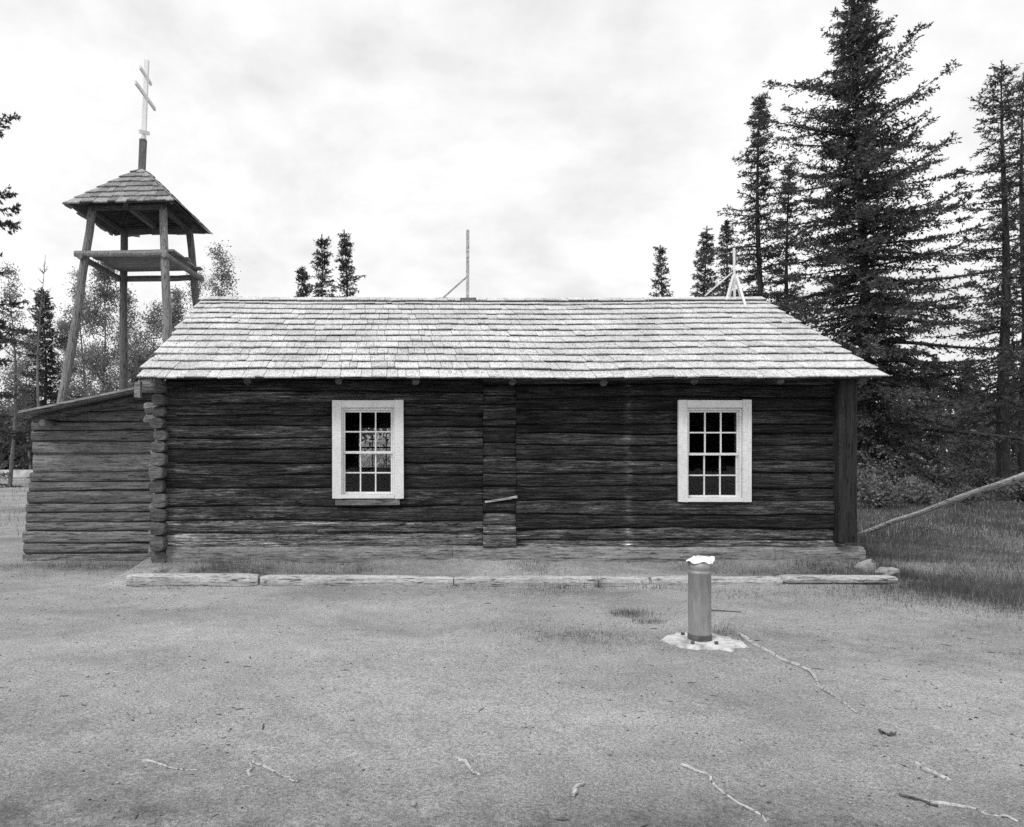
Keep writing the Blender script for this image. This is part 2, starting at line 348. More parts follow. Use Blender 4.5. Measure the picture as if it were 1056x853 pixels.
# ------------------------------------------------------------------ church
church = thing('log_church', (1.7, 10.1, 0), 'long low dark log church with a pale shake roof and two white sash windows', 'church')
zpx = lambda py, d=WY: CAMZ + (PY0 - py) / FPX * d
front = lambda u, o, z: (u, WY - o, z)
back = lambda u, o, z: (u, WYB + o, z)
leftw = lambda u, o, z: (WX0 - 0.02 - o, u, z)
rightw = lambda u, o, z: (WX1 - o * -1 - 0.02, u, z)
rows_l = [566, 549, 536.5, 522, 503.5, 490, 477.6, 462, 451.6, 439.5, 428, 416, 403.5, 391.5, 383]
rows_m = [566, 551, 541, 529, 514, 501, 488, 470, 457, 440, 433, 417, 409, 397, 383]
rows_r = [566, 556, 545, 531, 517, 503, 488, 474, 459, 448, 437, 424, 410, 397, 383]
U = lambda px: (px - PX0) / FPX * WY
W1 = dict(x0=U(343), x1=U(416), z0=zpx(514), z1=zpx(413)); W2 = dict(x0=U(698), x1=U(773), z0=zpx(517.5), z1=zpx(413))
def opening(w): return (w['x0'] + 0.11, w['x1'] - 0.11, w['z0'] + 0.05, w['z1'] - 0.10)
holes = [opening(W1), opening(W2)]
rr = random.Random(3)
def tones_main(bleach):
    def f(i):
        if i < bleach: return 0.88 + rr.uniform(-0.05, 0.06)
        if i == bleach: return 0.68 + rr.uniform(-0.06, 0.1)
        return rr.choice((0.27, 0.33, 0.4, 0.45, 0.5)) * (1 + rr.uniform(-0.15, 0.15))
    return f
mb = MB()
course_wall(mb, U(171), U(498) - 0.003, [zpx(p) for p in rows_l], front, 100, tones_main(1), holes[:1])
course_wall(mb, U(498) + 0.003, U(532) - 0.003, [zpx(p) for p in rows_m], front, 300, tones_main(2))
course_wall(mb, U(532) + 0.003, U(862), [zpx(p) for p in rows_r], front, 500, tones_main(1), holes[1:])
zsb = list(np.linspace(0.34, 2.72, 15))
hb1 = (-0.62, 0.26, 1.30, 2.14); hb2 = (3.5, 4.4, 1.2, 2.2)
course_wall(mb, WX0, WX1, zsb, back, 700, tones_main(1), [hb1, hb2])
course_wall(mb, WY + 0.03, WYB - 0.03, zsb, leftw, 800, tones_main(1))
course_wall(mb, WY + 0.1, WYB - 0.03, zsb, rightw, 900, tones_main(1))
mb.build('wall', M['log'], church)
# the scarf wedge and pale patch in the splice column
mb = MB(); mb.add([(U(500), WY - 0.035, zpx(518.5)), (U(533), WY - 0.035, zpx(513.6)), (U(533), WY - 0.035, zpx(511)), (U(514), WY - 0.035, zpx(514.8)), (U(500), WY - 0.035, zpx(516.5)),
    (U(500), WY + .02, zpx(518.5)), (U(533), WY + .02, zpx(513.6)), (U(533), WY + .02, zpx(511)), (U(514), WY + .02, zpx(514.8)), (U(500), WY + .02, zpx(516.5))],
    [(0,1,2,3,4), (9,8,7,6,5), (0,5,6,1), (1,6,7,2), (2,7,8,3), (3,8,9,4), (4,9,5,0)], 0.5)
mb.build('splice_wedge', M['kerb'], church)
# sill beam
mb = MB()
for a, b_, s in ((172, 466, 1), (466.5, 798, 2), (798.5, 891, 3)):
    log_strip(mb, U(a), U(b_), edge_fn(0.0, s + 40, 0.0), edge_fn(0.338 if s < 3 else 0.325, s + 60, 0.006), lambda u, o, z: (u, WY - 0.045 - o, z), 40 + s, 0.55 + 0.1 * s)
for yy in (WYB + 0.03,): mb.box((WX0, WYB - 0.2, -0.1), (WX1, WYB + 0.02, 0.335), 0.4)
mb.box((WX0 - 0.04, WY + 0.16, -0.1), (WX0 + 0.15, WYB - 0.22, 0.335), 0.4); mb.box((WX1 - 0.15, WY + 0.16, -0.1), (WX1 + 0.03, WYB - 0.22, 0.335), 0.4)
mb.build('sill_beam', M['sill'], church)
# left corner: stacked ends of the side wall logs and tails of the front logs
mb = MB(); rr = random.Random(11)
def log_end(mb, x0, x1, y0, y1, z0, z1, tone):
    n = 14; V = []; cx, cz = (x0 + x1) / 2, (z0 + z1) / 2; rx, rz = (x1 - x0) / 2, (z1 - z0) / 2
    for y, s in ((y0, 0.86), (y0 + 0.025, 1.0), (y1, 1.0)):
        for k in range(n):
            a = 2 * math.pi * k / n; c, s_ = math.cos(a), math.sin(a)
            q = (abs(c) ** 3.2 + abs(s_) ** 3.2) ** (-1 / 3.2)
            j = 1 + 0.06 * float(vnoise(k * 0.9, z0 * 7, 3))
            V.append((cx + rx * s * q * c * j, y + 0.01 * float(vnoise(k * 1.1, z0 * 9, 5)), cz + rz * s * q * s_ * j))
    F = [(i*n+k, i*n+(k+1) % n, (i+1)*n+(k+1) % n, (i+1)*n+k) for i in range(2) for k in range(n)] + [tuple(range(n - 1, -1, -1)), tuple(2 * n + k for k in range(n))]
    mb.add(V, F, tone)
ends_y = [583, 568, 551.5, 538, 524, 508.5, 494, 481, 467, 455, 443, 431, 419, 407, 396]
for i in range(len(ends_y) - 1):
    z0, z1 = zpx(ends_y[i]) + 0.004, zpx(ends_y[i + 1]) - 0.004
    xa = U(157.5) + rr.uniform(-0.03, 0.03); xb = U(172.5) + rr.uniform(-0.015, 0.02)
    log_end(mb, xa, xb, WY - 0.13 + rr.uniform(-0.04, 0.05), WY + 0.25, z0, z1, rr.uniform(0.0, 0.55))
mb.build('notched_log_ends', M['log_grey'], church)
mb = MB()
for i in range(len(ends_y) - 1):
    z0, z1 = zpx(ends_y[i] - 6) + 0.02, zpx(ends_y[i + 1] - 6) - 0.015
    if i == 11: z0, z1, xa = zpx(437), zpx(427), U(147)
    elif i == 12: z0, z1, xa = zpx(426.5), zpx(415), U(147.5)
    elif i == 13: continue
    else: xa = U(155) + rr.uniform(-0.05, 0.05)
    pts = [(xa, WY + 0.1, (z0 + z1) / 2 + rr.uniform(-.01, .01)), (xa + 0.02, WY + 0.1, (z0 + z1) / 2), (U(170), WY + 0.12, (z0 + z1) / 2)]
    mb.tube(pts, [(z1 - z0) * 0.44, (z1 - z0) * 0.52, (z1 - z0) * 0.52], 9, rr.uniform(0.45, 0.95), 0.12, i)
mb.build('log_tails', M['log_grey'], church, smooth=False)
mb = MB(); pz = zpx(398, 10.0)
mb.tube([(-3.42, WY + 0.02, pz + .01), (-3.38, WY + 0.02, pz), (-3.0, WY + 0.06, pz)], [0.06, 0.075, 0.08], 9, 0.9, 0.1, 4)
mb.build('wall_plate_end', M['log_grey'], church)
mb = MB(); mb.box((U(143) + .05, WY - 0.32, zpx(410, 9.85)), (U(143) + .13, WY - 0.25, zpx(394, 9.85)), 0.8, 0.008); mb.build('eave_bracket', M['log_grey'], church)
# corner post on the right
mb = MB(); n = 30; zz_ = np.linspace(zpx(558), 2.66, n); V = []
for z in zz_:
    w = 0.006 * float(vnoise(z * 2.1, 0, 31)); w2 = 0.006 * float(vnoise(z * 1.7, 0, 37))
    for x, y in ((6.03 + w, 9.99), (6.045 + w, 9.975), (6.12, 9.98 + w2), (6.16, 9.972), (6.265 + w2, 9.978), (6.285 + w2, 9.995), (6.285 + w2, 10.2), (6.03, 10.2)): V.append((x, y, z))
mb.add(V, [(i*8+j, i*8+(j+1) % 8, (i+1)*8+(j+1) % 8, (i+1)*8+j) for i in range(n - 1) for j in range(8)] + [tuple(range(7, -1, -1)), tuple((n-1)*8+j for j in range(8))], 0.75)
mb.build('corner_post', M['plank'], church)
# gable fillings
for gx, nm in ((WX0 + 0.02, -1), (WX1 - 0.1, 1)):
    mb = MB(); k = 16
    for i in range(k):
        ya = WY + 0.05 + (WYB - WY - 0.1) * i / k; yb = ya + (WYB - WY - 0.1) / k - 0.006
        h = lambda y: 2.60 + 0.503 * (3.02 - abs(y - RY)) - 0.02
        off = 0.004 * (i % 2)
        mb.add([(gx+off, ya, 2.72), (gx+.06+off, ya, 2.72), (gx+.06+off, yb, 2.72), (gx+off, yb, 2.72), (gx+off, ya, max(2.73, h(ya))), (gx+.06+off, ya, max(2.73, h(ya))), (gx+.06+off, yb, max(2.73, h(yb))), (gx+off, yb, max(2.73, h(yb)))],
            [(0,3,2,1),(4,5,6,7),(0,1,5,4),(1,2,6,5),(2,3,7,6),(3,0,4,7)], R.uniform(0.3, 0.9))
    mb.build('gable', M['plank'], church)
# roof: deck, shakes, ridge, rafter ends
EY, EZ, RZ = 9.75, 2.60, 4.27; run = RY - EY; rise = RZ - EZ; SL = math.hypot(run, rise); cs, sn = run / SL, rise / SL
RX0, RX1 = -3.26, 6.51
mb = MB(); rr = random.Random(5)
NC = 13; ex = SL / NC
def slope_pt(side, x, s, h):      # s up the slope from the eave, h above the deck
    y = EY + s * cs - h * sn; z = EZ + s * sn + h * cs - .022 * math.sin(math.pi * (x - RX0) / (RX1 - RX0)) + .010 * float(vnoise(x * .75, s * .4, 71))
    return (x, y if side == 0 else 2 * RY - y, z)
for side in (0, 1):
    for c in range(NC + 1):
        s0 = c * ex - 0.03; x = RX0 + rr.uniform(-0.05, 0.02)
        if c == NC: s0 = c * ex - 0.13
        while x < RX1 - 0.03:
            w = rr.choice((0.1, 0.13, 0.16, 0.2, 0.24, 0.28, 0.34)) * rr.uniform(0.85, 1.15)
            x1 = min(x + w, RX1 + rr.uniform(-0.01, 0.03))
            if RX1 - x1 < 0.06: x1 = RX1 + rr.uniform(-0.01, 0.03)
            sb = s0 + rr.uniform(-0.014, 0.012) + 0.02 * float(vnoise(x * 0.8, c * 3.1, 61)); st = min(sb + ex * 1.9, SL + 0.015) if c < NC else SL + 0.03
            th = rr.uniform(0.012, 0.019); lift = 0.048 + rr.uniform(0.0, 0.012) + (0.012 if c == NC else 0)
            g1, g2 = x + 0.003, x1 - 0.003; tilt = rr.uniform(-0.006, 0.006)
            hb = lift if c else lift - 0.02; ht = 0.006 if c < NC else lift
            V = [slope_pt(side, g1, sb + tilt, hb), slope_pt(side, g2, sb - tilt, hb + rr.uniform(-.004, .006)), slope_pt(side, g2, st, ht), slope_pt(side, g1, st, ht),
                 slope_pt(side, g1, sb + tilt, hb + th), slope_pt(side, g2, sb - tilt, hb + th), slope_pt(side, g2, st, ht + 0.008), slope_pt(side, g1, st, ht + 0.008)]
            Fc = [(0,3,2,1),(4,5,6,7),(0,1,5,4),(1,2,6,5),(2,3,7,6),(3,0,4,7)]
            if side: Fc = [f[::-1] for f in Fc]
            mb.add(V, Fc, min(1, max(0, rr.gauss(0.55, 0.2))))
            x = x1
roof = mb.build('roof', M['shake'], church)
mb = MB()
for side in (0, 1):
    k = 12
    for i in range(k):
        a, b_ = SL * i / k + 0.05, SL * (i + 1) / k + 0.045
        if i == k - 1: b_ = SL - 0.01
        tn = R.uniform(.2, .8); cuts = np.linspace(RX0 + .03, RX1 - .03, 15)
        for xa, xb in zip(cuts[:-1], cuts[1:]):
            V = [slope_pt(side, q, e_, h_) for h_ in (-.022, -.002) for q, e_ in ((xa, a), (xb, a), (xb, b_), (xa, b_))]
            mb.add(V, [(0,3,2,1),(4,5,6,7),(0,1,5,4),(1,2,6,5),(2,3,7,6),(3,0,4,7)], tn)
mb.build('roof_deck', M['board'], roof)
for px in (168, 258, 350, 428, 526, 618, 710, 797, 880):
    mb = MB(); x = U(px)
    mb.tube([slope_pt(0, x, 0.12, -0.085), slope_pt(0, x + .004, 0.8, -0.085), slope_pt(0, x, SL - 0.1, -0.085)], [0.05, 0.056, 0.05], 8, R.uniform(0.6, 1.0), 0.1, px)
    mb.build('rafter', M['board'], church)
# windows
def sash_window(w, seed):
    x0, x1, z0, z1 = w['x0'], w['x1'], w['z0'], w['z1']; y = WY
    cw, cwr, ct, cb = 0.155, 0.155, 0.14, 0.075
    mb = MB()
    mb.box((x0, y - 0.062, z0), (x0 + 0.118, y - 0.028, z1), 0.5, 0.004)          # side casings
    mb.box((x1 - 0.118, y - 0.063, z0), (x1, y - 0.029, z1 + 0.006), 0.5, 0.004)
    mb.box((x0 + 0.12, y - 0.056, z1 - 0.10), (x1 - 0.12, y - 0.026, z1 - 0.002), 0.5, 0.003)
    wnd = mb.build('window', M['white'], church)
    mb = MB()      # jamb and head liners, stool
    gx0, gx1 = x0 + 0.118, x1 - 0.118
    mb.box((gx0, y - 0.022, z0 + 0.055), (gx0 + 0.028, y + 0.12, z1 - 0.104), 0.5); mb.box((gx1 - 0.028, y - 0.022, z0 + 0.055), (gx1, y + 0.12, z1 - 0.104), 0.5)
    mb.box((gx0 + 0.03, y - 0.02, z1 - 0.135), (gx1 - 0.03, y + 0.12, z1 - 0.104), 0.5)
    mb.build('jamb', M['white'], wnd)
    mb = MB(); mb.box((gx0 + 0.002, y - 0.07, z0 + 0.004), (gx1 - 0.002, y + 0.12, z0 + 0.052), 0.5, 0.003); mb.build('window_sill', M['white'], wnd)
    sx0, sx1, szb, szt = gx0 + 0.03, gx1 - 0.03, z0 + 0.055, z1 - 0.137; mid = szb + (szt - szb) * 0.497
    for (za, zb, yo) in ((szb, mid + 0.016, 0.03), (mid - 0.012, szt, 0.005)):
        low = za == szb
        mb = MB(); d = 0.028; sw = 0.022
        mb.box((sx0, y + yo, za), (sx0 + sw, y + yo + d, zb), 0.5); mb.box((sx1 - sw, y + yo, za), (sx1, y + yo + d, zb), 0.5)
        br, tr = (0.032, 0.03) if low else (0.032, 0.024)
        mb.box((sx0 + sw + .001, y + yo, za), (sx1 - sw - .001, y + yo + d, za + br), 0.5); mb.box((sx0 + sw + .001, y + yo, zb - tr), (sx1 - sw - .001, y + yo + d, zb), 0.5)
        ix0, ix1, iz0, iz1 = sx0 + sw, sx1 - sw, za + br, zb - tr
        for k in (1, 2):
            xm = ix0 + (ix1 - ix0) * k / 3; mb.box((xm - 0.009, y + yo + 0.003, iz0 + .001), (xm + 0.009, y + yo + d - 0.003, iz1 - .001), 0.5)
        zm = (iz0 + iz1) / 2; mb.box((ix0 + .001, y + yo + 0.001, zm - 0.009), (ix1 - .001, y + yo + d - 0.001, zm + 0.009), 0.5)
        mb.build('sash', M['white'], wnd)
        mb = MB(); mb.box((ix0 + .001, y + yo + 0.013, iz0 + .001), (ix1 - .001, y + yo + 0.017, iz1 - .001), 0.5); mb.build('pane', M['glass'], wnd)
    return wnd
sash_window(W1, 1)['label'] = 'white window nearer the bell tower, lit from the far side behind'
sash_window(W2, 2)['label'] = 'white window behind the metal pipe, with dark panes'
mb = MB(); mb.box((U(346), WY - 0.06, zpx(521)), (U(412), WY - 0.012, zpx(515)), 0.4, 0.006); mb.build('sill_ledge', M['sill'], church)
for h in (hb1, hb2):      # windows of the far wall, seen through the near one
    mb = MB(); x0, x1, z0, z1 = h; y = WYB - 0.02
    for lo, hi in (((x0-.08, y-.16, z0-.08), (x0, y+.06, z1+.08)), ((x1, y-.16, z0-.08), (x1+.08, y+.06, z1+.08)), ((x0+.002, y-.155, z0-.08), (x1-.002, y+.055, z0)), ((x0+.002, y-.155, z1), (x1-.002, y+.055, z1+.08))): mb.box(lo, hi, .5)
    wb = mb.build('window', M['white'], church)
    mb = MB()
    for k in (1, 2): mb.box((x0+(x1-x0)*k/3-.01, y-.06, z0+.001), (x0+(x1-x0)*k/3+.01, y-.035, z1-.001), .5)
    mb.box((x0+.001, y-.065, (z0+z1)/2-.015), (x1-.001, y-.03, (z0+z1)/2+.015), .5)
    mb.build('sash', M['white'], wb)
    mb = MB(); mb.box((x0+.001, y-.05, z0+.001), (x1-.001, y-.046, z1-.001), .5); mb.build('pane', M['glass'], wb)
mb = MB(); mb.box((WX0 + .16, WY + .16, 0.2), (WX1 - .16, WYB - .16, 0.335), .5); mb.build('floor_boards', M['board'], church)
mb = MB(); mb.box((WX0 + .16, WY + .16, 2.60), (WX1 - .16, WYB - .16, 2.64), .3); mb.build('ceiling_boards', M['board'], church)

# ridge posts
rp = thing('ridge_post', (0, 0, 0), 'thin pale upright post with one slanting brace near the middle of the roof ridge', 'post')
rp.location = P(482, 310, RY)
mb = MB(); mb.bar(P(482, 318, RY - .1), P(482.5, 237, RY - .1), 0.05, 0.05, 0.8, (0, 1, 0), 0.004); mb.build('shaft', M['pole_pale'], rp)
mb = MB(); mb.bar(P(455, 309, RY), P(481, 286, RY - .03), 0.028, 0.028, 0.6, (0, 1, 0)); mb.build('brace', M['pole_pale'], rp)
mb = MB(); mb.box(P(474, 314, RY) - np.array([0, .16, 0]), P(490, 309, RY) + np.array([0, .1, 0]), 0.35, 0.006); mb.build('foot_block', M['pole'], rp)
rf = thing('ridge_finial', P(758, 306, RY), 'white wooden pointed stand of splayed boards near right end of the roof ridge', 'finial')
mb = MB(); mb.bar(P(757.5, 309, RY), P(757, 256, RY), 0.03, 0.03, 0.9, (0, 1, 0)); mb.build('shaft', M['white'], rf)
for a, b_, w in (((749, 309, RY - .25), (756, 284, RY - .03), 0.05), ((769, 316, RY - .45), (759.5, 284, RY - .05), 0.06), ((764, 308, RY + .3), (758, 283, RY + .05), 0.05), ((752, 308, RY + .35), (757, 285, RY + .04), 0.05)):
    mb = MB(); mb.bar(P(*a), P(*b_), w * .6, 0.018, 0.9, (0, 1, 0)); mb.build('splayed_board', M['white'], rf)
mb = MB(); mb.bar(P(727, 305, RY), P(755, 281, RY - .02), 0.02, 0.02, 0.9, (0, 1, 0)); mb.build('brace', M['white'], rf)

# ------------------------------------------------------------------ lean-to shed
SY = 11.2
shed = thing('log_shed', (-4.3, SY, 0), 'low grey log lean-to with a sloping board roof at the church end', 'shed')
zs_px = [582, 570.5, 560, 549, 538.5, 529, 519, 506, 497, 487, 467, 456, 445, 434, 424, 414, 404]
zs_ = [CAMZ + (PY0 - p) / FPX * SY for p in zs_px]
UX = lambda px: (px - PX0) / FPX * SY
rr = random.Random(21)
lefts = [23.5, 24, 24.5, 25.5, 26, 27, 28, 29.5, 31, 32, 32.5, 33, 33, 34, 34, 34]
roofz = lambda x: 2.10 + (x + 5.34) * 0.205
mb = MB()
course_wall(mb, UX(33), -3.12, zs_, lambda u, o, z: (u, SY - o, z), 1200, lambda i: rr.uniform(0.3, 0.85), top=roofz, amp=0.016, ends=lambda i: (UX(lefts[min(i, 15)] + rr.uniform(-1, 1)), -3.12))
course_wall(mb, SY + 0.17, 13.8, zs_[:14], lambda u, o, z: (-5.32 - o, u, z), 1300, lambda i: rr.uniform(0.3, 0.8), amp=0.014)
course_wall(mb, -5.2, -3.12, zs_, lambda u, o, z: (u, 13.8 + o, z), 1400, lambda i: rr.uniform(0.3, 0.8), top=roofz, amp=0.014)
mb.build('wall', M['log_grey'], shed)
mb = MB(); rr = random.Random(8); k = 13
for i in range(k):
    ya = 10.72 + (14.1 - 10.72) * i / k; yb = ya + (14.1 - 10.72) / k - 0.006; o = rr.uniform(-.006, .006)
    xl, xr = -5.27 + rr.uniform(-.03, .03), -3.24
    mb.add([(xl, ya, roofz(xl)+.05+o), (xr, ya, roofz(xr)+.05+o), (xr, yb, roofz(xr)+.05+o), (xl, yb, roofz(xl)+.05+o), (xl, ya, roofz(xl)+.085+o), (xr, ya, roofz(xr)+.085+o), (xr, yb, roofz(xr)+.085+o), (xl, yb, roofz(xl)+.085+o)],
        [(0,3,2,1),(4,5,6,7),(0,1,5,4),(1,2,6,5),(2,3,7,6),(3,0,4,7)], rr.uniform(.4, 1))
mb.bar((-5.29, 10.70, roofz(-5.29) + .095), (-3.5, 10.70, roofz(-3.5) + .095), 0.03, 0.055, 1.0, (0, 1, 0), 0.004)
sroof = mb.build('roof', M['log_grey'], shed)
for i in range(3):
    mb = MB(); y = 10.95 + i * 1.4; mb.tube([(-5.36 if y > 11.2 else -5.2, y, roofz(-5.3) - 0.005), (-3.3, y, roofz(-3.3) - 0.005)], 0.05, 8, 0.5, .1, i); mb.build('rafter', M['board'], shed)
mb = MB(); p = P(43, 436, 10.85); mb.tube([p, p + [0, .03, 0], p + [0, 3, 0]], [0.045, 0.055, 0.06], 9, 1.0, 0.1); mb.build('roof_purlin', M['log_grey'], shed)

# ------------------------------------------------------------------ bell tower
TC = np.array([-5.1, 15.48, 0]); th = math.radians(-4); ex_ = np.array([math.cos(th), math.sin(th), 0]); ey_ = np.array([-math.sin(th), math.cos(th), 0])
tower = thing('bell_tower', (-5.1, 15.48, 0), 'open wooden bell tower on four splayed poles with a shaken pyramid roof', 'tower')
TT = lambda u, v, z: TC + ex_ * u + ey_ * v + np.array([0, 0, z])
legs = [((-0.72, -0.70), (-1.52, -1.2)), ((0.72, -0.70), (1.12, -1.2)), ((-0.70, 0.72), (-0.95, 1.2)), ((0.74, 0.72), (1.25, 1.2))]
for i, (tp, bs) in enumerate(legs):
    a = TT(bs[0], bs[1], -0.1); b_ = TT(tp[0], tp[1], 6.45); mb = MB(); n = 16
    pts = [a + (b_ - a) * k / (n - 1) + np.array([0.025 * float(vnoise(k * .5, i, 3)), 0.02 * float(vnoise(k * .5, i, 9)), 0]) for k in range(n)]
    mb.tube(pts, np.linspace(0.100, 0.078, n), 10, (0.75, 0.9, 0.3, 0.3)[i], 0.06, i); mb.build('leg', M['pole'], tower)
PZ = 5.50
for a, b_, z1, z2, rd, tn in (((-1.0, -0.86), (0.86, -0.86), PZ + .02, PZ, 0.062, .95), ((-0.95, 0.86), (0.98, 0.86), PZ - .08, PZ - .08, 0.065, .5), ((0.84, -0.98), (0.94, 1.0), PZ - .05, PZ - .07, 0.06, .7), ((-0.86, -0.95), (-0.84, 0.95), PZ - .05, PZ - .07, 0.06, .4)):
    mb = MB(); p, q = TT(a[0], a[1], z1), TT(b_[0], b_[1], z2)
    mb.tube([p + (q - p) * k / 7 + np.array([0, 0, .012 * float(vnoise(k * .8, rd * 90, 2))]) for k in range(8)], rd, 9, tn, .08, k if False else 1); mb.build('platform_beam', M['pole'], tower)
mb = MB()
for i in range(8):
    v0 = -0.78 + i * 0.2; xo = R.uniform(-.06, .06)
    mb.bar(TT(-0.86 + xo, v0 + .095, PZ + .085 + R.uniform(-.006, .006)), TT(0.98 + xo, v0 + .095, PZ + .085), 0.185, 0.04, R.uniform(.5, 1), (0, 0, 1))
mb.build('platform_floor', M['pole'], tower)
EVZ, APZ, HS = 6.44, 7.50, 1.08
mb = MB(); rr = random.Random(15); NCt = 7; sl = math.hypot(HS, APZ - EVZ)
def pyr(face, along, s, h):
    r = HS - s * HS / sl; hz = EVZ + s * (APZ - EVZ) / sl
    nz = HS / sl; nr = (APZ - EVZ) / sl
    r2 = r + h * nr; z = hz + h * nz
    a = along
    u, v = ((a, -r2), (r2, a), (-a, r2), (-r2, -a))[face]
    return TT(u, v, z)
for face in range(4):
    for c in range(NCt):
        s0 = c * sl / NCt - 0.03; s1 = min(s0 + sl / NCt * 1.7, sl - 0.01)
        wb = HS - s0 * HS / sl; wt = max(0.0, HS - s1 * HS / sl); x = -wb
        while x < wb - 0.01:
            w = rr.uniform(0.12, 0.34); x1 = min(x + w, wb)
            if wb - x1 < .07: x1 = wb
            sb = s0 + rr.uniform(-.035, .02); thk = rr.uniform(.018, .03); lf = .03 + rr.uniform(0, .012); tl_ = rr.uniform(-.012, .012)
            cl_ = lambda q: max(-wt, min(wt, q))
            V = [pyr(face, x + .003, sb + tl_, lf), pyr(face, x1 - .003, sb - tl_, lf), pyr(face, cl_(x1 - .003), s1, .004), pyr(face, cl_(x + .003), s1, .004),
                 pyr(face, x + .003, sb + tl_, lf + thk), pyr(face, x1 - .003, sb - tl_, lf + thk), pyr(face, cl_(x1 - .003), s1, .012), pyr(face, cl_(x + .003), s1, .012)]
            mb.add(V, [(0,3,2,1),(4,5,6,7),(0,1,5,4),(1,2,6,5),(2,3,7,6),(3,0,4,7)], min(1, max(0, rr.gauss(.55, .25)))); x = x1
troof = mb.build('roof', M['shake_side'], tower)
mb = MB()
for face in range(4):
    for i in range(6):
        a, b_ = sl * i / 6 + .03, sl * (i + 1) / 6 + .02
        b_ = min(b_, sl - .02); wa, wb = HS - a * HS / sl, HS - b_ * HS / sl
        mb.add([pyr(face, -wa, a, -.025), pyr(face, wa, a, -.025), pyr(face, wb, b_, -.025), pyr(face, -wb, b_, -.025), pyr(face, -wa, a, 0), pyr(face, wa, a, 0), pyr(face, wb, b_, 0), pyr(face, -wb, b_, 0)],
               [(0,3,2,1),(4,5,6,7),(0,1,5,4),(1,2,6,5),(2,3,7,6),(3,0,4,7)], R.uniform(.2, .8))
mb.build('roof_deck', M['board'], troof)
for k in range(4):
    mb = MB(); s1, s2 = ((-1, -1), (1, -1), (1, 1), (-1, 1))[k], ((1, -1), (1, 1), (-1, 1), (-1, -1))[k]
    zo = (0.0, -0.03)[k % 2]
    mb.tube([TT(s1[0] * .72 * (1.08 if k % 2 == 0 else 1), s1[1] * .72 * (1 if k % 2 == 0 else 1.08), 6.47 + zo), TT(s2[0] * .72 * (1.08 if k % 2 == 0 else 1), s2[1] * .72 * (1 if k % 2 == 0 else 1.08), 6.47 + zo)], .065, 9, .4, .08, k)
    mb.build('top_plate', M['board'], tower)  # darker board colour paints in the shade under the tower eave
    mb = MB(); mb.tube([TT(s1[0] * 1.0, s1[1] * 1.0, EVZ + .0), TT(s1[0] * .05, s1[1] * .05, APZ - .13)], .04, 8, .4, .08, k); mb.build('rafter', M['board'], tower)
mb = MB(); mb.bar(TT(0, -.8, 6.5), TT(0, .8, 6.5), .09, .1, .4); mb.build('bell_beam', M['pole'], tower)
mb = MB(); mb.bar(TT(0, 0, 7.36), TT(0.03, 0, 8.1), .12, .12, .35, (0, 1, 0), .006); mb.build('mast', M['pole'], tower)
crs = thing('orthodox_cross', TT(0, 0, 8.08), 'white three-barred wooden cross on the bell tower peak', 'cross')
ac = np.array([0.03, 0.985, 0]); z_ = np.array([0, 0, 1.0]); c0 = TT(.055, 0, 0)
mb = MB(); mb.bar(c0 + z_ * 8.02 - ex_ * .02, c0 + z_ * 9.74 + ex_ * .05, .085, .075, .9, (0, 1, 0)); mb.build('shaft', M['white'], crs)
mb = MB(); mb.bar(c0 + ac * -.34 + z_ * 9.43 + ex_ * .03, c0 + ac * .32 + z_ * 9.40 + ex_ * .03, .04, .065, .9); mb.build('title_bar', M['white'], crs)
mb = MB(); mb.bar(c0 + ac * -.60 + z_ * 9.0 + ex_ * .03, c0 + ac * .56 + z_ * 8.98 + ex_ * .03, .04, .075, .9); mb.build('arm_bar', M['white'], crs)
mb = MB(); mb.bar(c0 + ac * -.27 + z_ * 8.16, c0 + ac * .27 + z_ * 8.34, .04, .07, .9); mb.build('foot_bar', M['white'], crs)

# ------------------------------------------------------------------ kerb timbers before the church
def kerb(x0, x1, y, hgt, dep, seed, label, flat=False):
    n = max(4, int((x1 - x0) / .1)); mb = MB(); V = []; k = 10
    for i in range(n):
        x = x0 + (x1 - x0) * i / (n - 1); tp = 0.8 if i in (0, n - 1) else 1.0
        for j in range(k):
            a = 2 * math.pi * j / k; c, s = math.cos(a), math.sin(a); q = (abs(c) ** 3 + abs(s) ** 3) ** (-1 / 3)
            V.append((x, y + dep / 2 * q * c * tp + .014 * float(vnoise(x * 1.2, 0, seed)), hgt / 2 - .015 + hgt / 2 * q * s * tp * (1 + .12 * float(vnoise(x * 1.6, j * .6, seed + 3))) + (0.05 if flat else 0)))
    mb.add(V, [(i*k+j, i*k+(j+1) % k, (i+1)*k+(j+1) % k, (i+1)*k+j) for i in range(n - 1) for j in range(k)] + [tuple(range(k-1, -1, -1)), tuple((n-1)*k+j for j in range(k))], .6)
    o = mb.build('kerb_timber', M['kerb'], origin=((x0 + x1) / 2, y, 0), smooth=False)
    return tag(o, label, 'timber', 'timbers edging the ground before the church')
K = lambda px, d=9.1: (px - PX0) / FPX * d
kerb(K(131), K(266), 9.14, .165, .2, 1, 'thick whitish edging log at the end by the lean-to')
kerb(K(268.5), K(467), 9.13, .14, .17, 2, 'pale edging log below the window nearer the bell tower')
kerb(K(468), K(668), 9.13, .135, .17, 3, 'pale edging log below the splice in the church wall')
kerb(K(672), K(806), 9.14, .13, .17, 4, 'edging log running behind the metal pipe')
kerb(K(806), K(925), 9.16, .09, .2, 5, 'flat grey edging board under the two stones', True)
mb = MB(); mb.tube([(-3.08, 9.26, .07), (-2.95, 9.5, .09), (-2.85, 9.8, .08)], [.08, .075, .06], 9, .3, .15, 4)
tag(mb.build('kerb_timber', M['kerb'], origin=(-3, 9.5, 0)), 'short edging log running back to the notched church corner', 'timber', 'timbers edging the ground before the church')

